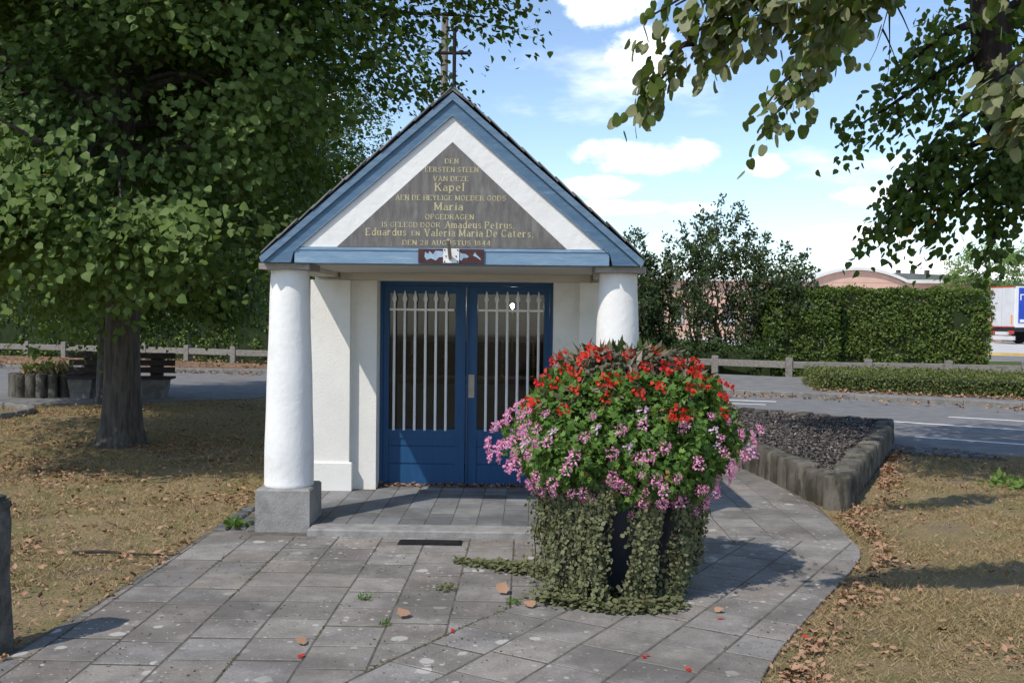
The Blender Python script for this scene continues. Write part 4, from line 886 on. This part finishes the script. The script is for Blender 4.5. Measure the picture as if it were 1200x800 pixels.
# ------------------------------------------------------------------ hedges and shrubs
def hedge(name, label, poly, h, nl, size, m, group=None, rough=.10, topfac=.35, cat='hedge', tm=T_OVAL):
    if area(poly) < 0: poly = poly[::-1]
    cx = sum(p[0] for p in poly) / len(poly); cy = sum(p[1] for p in poly) / len(poly)
    t = thing(name, label, cat, (cx, cy, 0), 0, group)
    loc = [(x - cx, y - cy) for x, y in poly]
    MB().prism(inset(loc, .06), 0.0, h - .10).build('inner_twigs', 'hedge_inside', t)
    seg = [(loc[i], loc[(i + 1) % len(loc)]) for i in range(len(loc))]; L = np.array([math.hypot(b[0] - a[0], b[1] - a[1]) for a, b in seg]); per = L.sum()
    ns = int(nl * (1 - topfac)); idx = rng.choice(len(seg), ns, p=L / per); tt = rng.random(ns)
    A_ = np.array([s[0] for s in seg])[idx]; B_ = np.array([s[1] for s in seg])[idx]; XY = A_ + (B_ - A_) * tt[:, None]; dv = _n(np.concatenate([B_ - A_, np.zeros((ns, 1))], 1)); nr = np.stack([dv[:, 1], -dv[:, 0], np.zeros(ns)], 1)
    P1 = np.concatenate([XY, (rng.random(ns) * h)[:, None]], 1)
    nt_ = nl - ns; X = rng.uniform(min(p[0] for p in loc), max(p[0] for p in loc), nt_ * 3); Y = rng.uniform(min(p[1] for p in loc), max(p[1] for p in loc), nt_ * 3); kk = inside(loc, X, Y); X = X[kk][:nt_]; Y = Y[kk][:nt_]
    P2 = np.stack([X, Y, np.full(len(X), h)], 1); N2 = np.tile([0, 0, 1.0], (len(X), 1))
    P = np.concatenate([P1, P2]); N = np.concatenate([nr, N2])
    nz = np.array([noise.noise(Vector(p) * 1.7) + .5 * noise.noise(Vector(p) * 5) for p in P])
    P = P + N * (nz * rough - np.abs(rng.normal(size=len(P))) * .05)[:, None] + rng.normal(size=P.shape) * .02
    P[:, 2] = np.maximum(P[:, 2], .02)
    leaves('foliage', tm, P, rv(len(P)) * .8 + N * .5 + [0, 0, .1], N + rv(len(P)) * .7 + [0, 0, .4], rng.uniform(size * .6, size * 1.25, len(P)), m, t)
    return t
hedge('clipped_hedge', 'narrow tall clipped hedge block next to the open shrubs', [(6.95, 26.9), (8.80, 26.8), (8.85, 28.6), (6.95, 28.7)], 2.32, 16000, .10, 'hedge_leaf', rough=.14)
hedge('clipped_hedge', 'wide tall clipped hedge block ending near the parked truck', [(8.95, 27.3), (12.95, 26.9), (13.1, 28.6), (8.95, 28.9)], 2.34, 27000, .10, 'hedge_leaf', rough=.17)
hedge('low_hedge', 'low wide clipped hedge between the road kerb and the fence', [(6.3, 20.55), (8.63, 19.35), (9.6, 18.85), (13, 16.7), (14.6, 19.2), (11, 21.6), (8.5, 22.6), (6.6, 22.5)], .46, 30000, .055, 'boxhedge_leaf', topfac=.6, rough=.05)
hedge('dark_hedge', 'long dark unclipped hedge behind the fence across from the bench', [(-21, 34.2), (-15.6, 33.1), (-9.7, 31.0), (-4.7, 29.3), (-1.3, 28.6), (-1.0, 31), (-9, 33.8), (-20, 37)], 2.75, 30000, .13, 'hedge_leaf', rough=.4)
hedge('dark_hedge', 'leafy hedge row behind the fence hidden mostly by the chapel', [(-.9, 28.4), (4.1, 27.7), (4.3, 29.4), (-.8, 30)], 2.3, 9000, .12, 'hedge_leaf', rough=.3)
# low ground ivy at the foot of the fence
for i, (x, h, wd) in enumerate([(3.35, 3.9, .55), (4.25, 3.75, .6), (4.95, 4.15, .65), (5.75, 4.9, .75), (6.45, 4.2, .6), (7.35, 3.7, .75), (8.0, 3.1, .6)]):
    y = 27.6 + .35 * math.sin(i * 2.3)
    t = thing('tall_shrub', ['slender open shrub nearest the chapel corner', 'airy upright shrub with several thin stems', 'dense shrub standing next to the highest, pointed one', 'highest of the open shrubs with a thin pointed top', 'upright shrub between the highest one and the hedge block', 'spreading shrub leaning over the narrow hedge block', 'low leaning shrub half behind the narrow hedge block'][i], 'shrub', (x, y, 0), 0, 'open shrubs behind the fence')
    st_ = MB(); CC, DD = [], []
    for j in range(7):
        a = random.uniform(0, 6.28); hh = h * random.uniform(.72, 1.0) if j else h
        tip = Vector((wd * .75 * math.cos(a), wd * .6 * math.sin(a), hh)) if j else Vector((.05, 0, hh)); root = Vector((.12 * math.cos(a), .12 * math.sin(a), 0))
        pth = limb(root, tip, 0, 10, .5); st_.tube(pth, [.035 * (1 - .93 * k_ / 10) for k_ in range(11)], 5)
        for k_ in range(30):
            t_ = random.random() ** .85 * 10; ii = min(int(t_), 9); p = pth[ii].lerp(pth[ii + 1], t_ - ii); sp = .38 * wd * (1.05 - .85 * t_ / 10) + .05
            CC.append(p + Vector((random.gauss(0, sp), random.gauss(0, sp), random.gauss(0, .12)))); DD.append(Vector((random.gauss(0, .5), random.gauss(0, .5), .8)).normalized())
    st_.build('trunk', 'twig', t)
    CC = np.array(CC); CC = CC[CC[:, 2] > .1]; DD = np.array(DD)[:len(CC)]
    P, U, N, S = sprays(CC, DD, 22, .16, .115, -.2); U = rv(len(P)) + [0, 0, .7]
    lowp = P[:, 2] < 1.3
    leaves('crown', T_OVAL, P, U, rv(len(P)) + [0, -.2, .5], S, 'laurel_leaf', t)
gi = hedge('ground_ivy', 'low tangle of dark leaves at the foot of the open shrubs', [(2.8, 26.95), (5.4, 26.65), (6.9, 26.0), (6.9, 27.2), (2.8, 28)], .75, 5000, .11, 'dark_leaf', rough=.3, cat='ground cover')
# far pale tree behind the truck
for (x, y, s_, lb) in ((35.4, 74.6, 1.28, 'pale sunlit tree rising behind the end of the wide hedge'), (40.2, 76.2, 1.3, 'pale sunlit tree standing behind the middle of the truck')):
    t = thing('pale_tree', lb, 'tree', (x, y, 0)); 
    MB().tube([(0, 0, 0), (.05, 0, 1.5), (0, .1, 4.5)], [.16, .13, .05], 8).build('trunk', 'bark', t, True)
    d = rv(260); C = d * (rng.uniform(.3, 1, (260, 1)) ** .5) * [2.3, 2.3, 2.1] * s_ + [0, 0, 3.9 * s_]; P, U, N, S = sprays(C, d, 22, .5, .24)
    leaves('crown', T_OVAL, P, U, N, S, 'bright_leaf', t)

# ------------------------------------------------------------------ far building, yard, truck, pole
sheet('yard', [(14, 40), (60, 30), (90, 110), (10, 110)], .004, 'concrete_light')
yk = MB().box(0, 14, 0, .35, 0, .12).build('yard_kerb', 'yellow_kerb', loc=(20.5, 46.2, 0), rz=R(-28)); tag(yk, kind='structure')
sheet('yard_lane', [(20.0, 45.9), (33, 38.9), (31, 33), (16, 41)], .012, 'pavement_grey')
bl = thing('brick_building', 'long pink brick building with shallow arched roof behind the hedge', 'building', (27.0, 78, 0), 0)
MB().box(-22, 12.8, 0, 12, 0, 4.45).build('wall', 'pink_brick', bl)
arc = [(3.75 * math.sin(t), 3.75 + 1.3 * (math.cos(t * 1.0) - math.cos(1.45)) / (1 - math.cos(1.45))) for t in np.linspace(-1.45, 1.45, 21)]
arc_x = [(-3.72 + 7.44 * i / 20, 4.45 + 0.95 * (1 - ((i - 10) / 10) ** 2)) for i in range(21)]
MB().prism_y([(-3.72, 4.452)] + [(3.72, 4.452)] + [(x, z) for x, z in arc_x[::-1][1:-1]], -.02, 11).build('arched_gable', 'pink_brick', bl)
MB().prism_y([(x * 1.03, z + .02) for x, z in arc_x] + [(x * 1.03, z + .25) for x, z in arc_x[::-1]], -.35, 12).build('arched_roof', 'roof_edge', bl)
for x0, x1 in ((-22, -3.75),): MB().box(x0, x1, -.5, 12, 4.453, 4.75).build('flat_roof', 'roof_edge', bl)
MB().box(3.85, 13.2, -.5, 12, 4.453, 4.72).build('flat_roof', 'roof_edge', bl)
MB().prism_y([(4.0, 4.723), (13.0, 4.723), (11.0, 5.2), (4.0, 5.4)], 3, 12).build('rear_roof', 'roof_green', bl)
for i, x in enumerate((-3.0, -2.0, -1.0, 0.0, 1.0, 2.0, 3.05, 4.6, 5.6, 6.6, 8.0)):
    wv_ = MB().box(x - .25, x + .25, -.035, -.003, 3.0, 4.05).build('window', 'window_dark', bl); MB().box(x - .22, x + .22, -.05, -.036, 3.0, 3.75 if i % 3 else 3.5).build('pane', 'window_pale' if i % 3 else 'window_dark', wv_)
for x in (-20, -18, -16, -14, -12, -10, -8, -6):
    wv_ = MB().box(x - .5, x + .5, -.035, -.003, 1.0, 2.6).build('window', 'window_dark', bl); MB().box(x - .42, x + .42, -.05, -.036, 1.1, 1.75).build('pane', 'window_pale', wv_)
for x in (5.2, 6.4, 7.6, 10.0): MB().box(x - .15, x + .15, 5, 5.4, 5.0, 5.75).build('roof_vent', 'window_dark', bl)

tk = thing('truck_trailer', 'blue curtain sided truck trailer with grey rear doors parked in the yard', 'truck', (33.9, 68.8, 0), R(-78))
# local: rear face looks toward -y ... body runs along +y, side curtain on +x
MB().box(-1.25, 1.25, .0, 13.0, 1.15, 3.95).build('body', 'truck_white', tk)
for s in (-1, 1):
    MB().box(min(s * .02, s * 1.17), max(s * .02, s * 1.17), -.06, -.002, 1.22, 3.86).build('rear_door', 'truck_grey', tk)
    MB().box(s * 1.0 - .08, s * 1.0 + .08, -.075, -.062, 1.35, 2.0).build('marker_board', 'truck_orange', tk)
    MB().box(s * .95 - .22, s * .95 + .22, -.05, .02, .72, .92).build('tail_light', 'truck_red', tk)
MB().box(-1.25, 1.25, -.05, -.003, 3.87, 3.95).build('top_frame', 'truck_red', tk); MB().box(-1.25, 1.25, -.05, -.003, 1.15, 1.21).build('bottom_frame', 'truck_red', tk)
MB().box(1.252, 1.28, .25, 12.9, 1.45, 3.85).build('curtain', 'truck_blue', tk)
MB().box(1.2805, 1.29, .35, .75, 3.35, 3.42).build('marking', 'truck_white', tk); MB().box(1.2805, 1.29, .35, .43, 3.0, 3.349).build('marking', 'truck_white', tk); MB().box(1.2805, 1.29, .35, 4, 1.5, 1.7).build('stripe', 'truck_white', tk)
MB().box(-1.1, 1.1, .1, 12.5, .85, 1.148).build('chassis', 'truck_dark', tk); MB().box(-1.2, 1.2, -.08, .1, .28, .55).build('bumper', 'truck_grey', tk); MB().box(-.6, .6, -.08, .05, .62, .84).build('number_plate_bar', 'truck_grey', tk)
for y in (2.2, 3.5, 4.8):
    for s in (-1, 1):
        wh = MB().lathe([(.3, -.16), (.5, -.16), (.52, -.08), (.52, .08), (.5, .16), (.3, .16)], n=20).build('wheel', 'truck_dark', tk, True, loc=(s * 1.05, y, .52)); wh.rotation_euler.y = R(90)
for s in (-1, 1): MB().box(s * .8 - .1, s * .8 + .1, 10.5, 10.7, 0, .85).build('landing_leg', 'truck_dark', tk)

up = thing('utility_pole', 'tall grey brown wooden pole rising behind the chapel roof', 'pole', (-1.78, 25.0, 0))
MB().tube([(0, 0, 0), (0, 0, 4), (.02, 0, 9.0)], [.11, .10, .085], 14).build('pole_shaft', 'pole_wood', up, True)
MB().lathe([(.10, 9.0), (.10, 9.06), (.02, 9.1)], .02, 0, 12).build('pole_cap', 'iron_dark', up, True)

# curved kerb of the bed at the lawn's far corner
kc = thing('curved_edging', 'curved dark edging stones round a leaf filled bed beside the round planter', 'edging', (-8.35, 14.6, 0))
for i in range(12):
    a = R(-75 + i * 14); MB().box(-.06, .06, -.135, .135, 0, .09, .012).build('edging_stone', 'kerbstone', kc, loc=(1.15 * math.cos(a), 1.15 * math.sin(a), 0), rz=a)

# ------------------------------------------------------------------ small things on the ground
LAWN_L = [(-16, 4), (-2.27, 4), (-2.21, 4.3), (-2.14, 5.11), (-2.10, 6.31), (-2.10, 7.0), (-2.1, 8.6), (-1.9, 11), (-1.8, 12), (-4.5, 17.9), (-6.3, 16.7), (-7.8, 16.2), (-9.2, 15.5), (-16, 15)]
LAWN_R = [(.71, 3.0), (.99, 4.0), (1.12, 4.31), (1.29, 4.65), (1.72, 5.41), (2.13, 6.13), (2.27, 6.41), (2.34, 6.62), (2.38, 6.85), (2.47, 7.7), (2.62, 7.95), (2.85, 8.1), (4.5, 11.6), (4.8, 11.95), (5.9, 11.2), (9, 9.2), (9, 3)]
def near_pts(poly, n, y0, y1, x0, x1, pw=1.0):
    Y = y0 + (y1 - y0) * rng.random(n) ** pw; X = rng.uniform(-1, 1, n) * (Y * .56 + .4); kk = inside(poly, X, Y) & (X > x0) & (X < x1); return X[kk], Y[kk]
def grass(name, label, poly, n, y0, y1, pw):
    X, Y = near_pts(poly, n, y0, y1, -30, 30, pw)
    nz = np.array([noise.noise((x * 1.1, y * 1.1, 0)) + .6 * noise.noise((x * 3.2, y * 3.2, 5)) for x, y in zip(X, Y)])
    kk = rng.random(len(X)) < np.clip(.72 + nz * 1.5, .08, 1); X, Y, nz = X[kk], Y[kk], nz[kk]; n = len(X)
    gz = np.array([noise.noise((x * .7 + 9, y * .7, 3)) for x, y in zip(X, Y)]); rnd = np.clip(rng.random(n) * .9 + gz * .30, 0, 1)
    P = np.stack([X, Y, np.full(n, .004)], 1)
    leaves(name, T_BLADE, P, rv(n) * [1, 1, .2] + [0, 0, .55], rv(n), rng.uniform(.014, .036, n) * (1 + .05 * Y), 'grass_blade', kind='stuff', label=label, cat='grass', rnd=rnd)
grass('dry_grass', 'short dry yellowed grass of the lawn under the big tree', LAWN_L, 330000, 4.0, 18.0, 1.5)
grass('dry_grass', 'short dry straw coloured grass beside the curved paving edge', LAWN_R, 330000, 3.3, 12.0, 1.4)
def litter(name, label, X, Y, size, z=.02):
    n = len(X); P = np.stack([X, Y, z + rng.random(n) * .02], 1)
    leaves(name, T_CRUMPLE, P, rv(n) * [1, 1, .35], rv(n) * .6 + [0, 0, .9], rng.uniform(size * .3, size * 1.2, n), 'litter_leaf', kind='stuff', label=label, cat='leaves')
def clumpy(X, Y, thr, sc=.9):
    nz = np.array([noise.noise((x * sc, y * sc, 11)) + .5 * noise.noise((x * sc * 3.1, y * sc * 3.1, 2)) for x, y in zip(X, Y)]); kk = rng.random(len(X)) < np.clip((nz - thr) * 2.2 + .5, .12, 1); return X[kk], Y[kk]
X, Y = clumpy(*near_pts(LAWN_L, 60000, 4.0, 18, -30, 30, 1.1), .10); litter('fallen_leaves', 'brown curled leaves scattered on the lawn under the big tree', X, Y, .045)
X, Y = clumpy(*near_pts(LAWN_R, 16000, 3.3, 12, -30, 30, 1.2), .15)
E1 = [(1.02, 3.9), (1.36, 4.6), (1.79, 5.38), (2.19, 6.08), (2.38, 6.4), (2.46, 6.8), (2.55, 7.7), (2.95, 8.15), (4.5, 11.7)]
ex, ey = [], []
for (a, b), (c_, d_) in zip(E1, E1[1:]):
    m_ = int(400 * math.hypot(c_ - a, d_ - b)); t = rng.random(m_); sp = np.abs(rng.normal(size=m_)) * .10; ex += list(a + (c_ - a) * t + sp * .85); ey += list(b + (d_ - b) * t - sp * .5)
ex, ey = np.array(ex), np.array(ey); ex, ey = clumpy(ex, ey, .08, 2.0)
litter('fallen_leaves', 'brown leaves gathered along the curved paving edge and raised bed', np.concatenate([X, ex]), np.concatenate([Y, ey]), .043)
# along the far kerb, verge and in the gutter
ex, ey = [], []
for (a, b), (c_, d_) in zip(far_kerb[2:-3], far_kerb[3:-2]):
    m_ = int(110 * math.hypot(c_ - a, d_ - b)); t = rng.random(m_); sp = rng.normal(size=m_) * .28 - .30; ex += list(a + (c_ - a) * t + sp * .3); ey += list(b + (d_ - b) * t + sp)
ex, ey = clumpy(np.array(ex), np.array(ey), .1, .8)
litter('fallen_leaves', 'brown leaves lying in the gutter along the far kerb', ex, ey, .09, .012)
X = rng.uniform(-16, -3, 1500); Y = rng.uniform(26, 31, 1500); litter('fallen_leaves', 'brown leaves strewn on the verge by the fence', X, Y, .09, .10)
X = rng.uniform(6.2, 13, 900); Y = 20.35 - (X - 6.2) * .53 + rng.normal(size=900) * .12; litter('fallen_leaves', 'brown leaves caught along the foot of the low hedge', X, Y, .09, .10)
n = 500; X = -.425 + rng.uniform(-.72, .72, n); Y = 8.62 - np.abs(rng.normal(size=n)) * .03; kk = rng.random(n) < .6; litter('fallen_leaves', 'small brown leaves swept against the chapel doors', X[kk], Y[kk], .035, .066)
# single leaves and petals on the paving
for i, (x, y, s_, lb) in enumerate([(-.515, 4.98, .075, 'curled tan leaf lying alone on the slabs before the chapel'), (-.05, 5.42, .08, 'broad tan leaf lying on the creeping vine'), (.14, 5.20, .07, 'pale brown leaf beside the tub runners'), (-.97, 4.55, .06, 'small brown leaf on the slabs toward the stone post'), (1.07, 5.15, .05, 'small tan leaf on the slabs near the curved edge')]):
    o = leaves('fallen_leaf', T_HEART, [[0, 0, 0]], [[random.uniform(-1, 1), random.uniform(-.5, 1), .12]], [[.3, -.4, 1]], [s_], 'litter_leaf', rnd=np.array([.7])); o.location = (x, y, .033); tag(o, lb, 'leaf')
for x, y in [(-.27, 4.78), (1.08, 5.02), (.96, 5.65), (-.92, 4.40), (.62, 4.45), (.78, 4.28), (1.42, 4.75)]:
    o = leaves('red_petal', T_ROUND, [[0, 0, 0], [.004, .004, .004]], [[random.uniform(-1, 1), random.uniform(-1, 1), .1], [random.uniform(-1, 1), 1, .1]], [[.2, -.2, 1], [-.3, .1, 1]], [.024, .02], 'red_petal'); o.location = (x, y, .022)
    tag(o, 'single red begonia petal fallen on the grey slabs', 'petal', 'red petals on the paving')
def weed(x, y, n, r, size, m, lb, tm=T_OVAL, z=.016):
    a = rng.uniform(0, 6.28, n); rr = r * np.sqrt(rng.random(n)); P = np.stack([rr * np.cos(a), rr * np.sin(a), rng.random(n) * size * .6], 1)
    o = leaves('weed', tm, P, rv(n) * [1, 1, .5] + [0, 0, .5], rv(n) * .6 + [0, 0, .7], rng.uniform(size * .5, size, n), m); o.location = (x, y, z); tag(o, lb, 'weed')
weed(-1.97, 7.12, 90, .075, .07, 'weed_leaf', 'fresh green weed growing beside the left column base', z=.002)
weed(-.36, 5.52, 70, .06, .035, 'vine_leaf', 'flat dry weed tuft on the slabs below the drain grate')
weed(-.78, 5.32, 40, .035, .035, 'weed_leaf', 'tiny pale grass tuft in a long straight slab joint', T_LANCE)
weed(-.62, 4.88, 36, .03, .03, 'weed_leaf', 'small grass tuft in the seam of the two slab patterns', T_LANCE)
weed(.02, 5.27, 60, .04, .035, 'weed_leaf', 'green tuft at the end of the creeping runners', T_LANCE)
weed(4.75, 9.3, 120, .28, .11, 'bright_leaf', 'patch of leafy green weeds in the grass near the road', z=.0)
tw = MB().tube([(-.32, 0, .02), (-.12, .012, .028), (.1, -.01, .022), (.34, .006, .018)], [.012, .011, .008, .004], 6).build('fallen_twig', 'twig', loc=(-2.45, 6.25, 0), rz=R(-3)); tag(tw, 'thin dark twig lying on the dry lawn near the paving', 'twig')

X, Y = [], []
for i in range(-1, 8):
    x0 = -1.78 + i * .302
    for y0 in np.arange(3.9, 6.75, .05):
        if noise.noise((x0 * 7, y0 * 1.6, 3)) > .22:
            m_ = 6; X += list(x0 + .016 * (6.79 - y0) * -1 + rng.normal(size=m_) * .006); Y += list(y0 + rng.random(m_) * .05)
nj = len(X)
for (a, b), (c_, d_) in zip(seamA[:4], seamA[1:5]):
    m_ = 150; t = rng.random(m_); kk = np.array([noise.noise((q_ * 5 + a * 3, 2, 2)) > -.05 for q_ in t]); t = t[kk]; X += list(a + (c_ - a) * t + rng.normal(size=len(t)) * .007); Y += list(b + (d_ - b) * t + rng.normal(size=len(t)) * .007)
X, Y = np.array(X), np.array(Y); kk = (inside(polyA, X, Y) & ~inside(polyB, X, Y)) | (np.arange(len(X)) >= nj); X, Y = X[kk], Y[kk]; n = len(X)
leaves('joint_moss', T_OVAL, np.stack([X, Y, np.full(n, .0145)], 1), rv(n) * [1, 1, .4] + [0, 0, .25], rv(n) * .6 + [0, 0, 1], rng.uniform(.007, .018, n), 'moss', kind='stuff', label='dull green moss growing in the slab joints', cat='moss')
n = 2600; Y = 3.9 + 3.2 * rng.random(n); X = rng.uniform(-2.2, 2.4, n); kk = (inside(polyA, X, Y) | inside(polyB, X, Y)) & (np.array([noise.noise((x * 1.4, y * 1.4, 8)) for x, y in zip(X, Y)]) > -.05); X, Y = X[kk], Y[kk]; n = len(X)
leaves('paving_crumbs', T_CRUMPLE, np.stack([X, Y, np.full(n, .0185)], 1), rv(n) * [1, 1, .2], rv(n) * .4 + [0, 0, 1], rng.uniform(.004, .014, n) ** 1.0, 'crumb', kind='stuff', label='tiny brown crumbs of bark and leaf on the slabs', cat='debris')
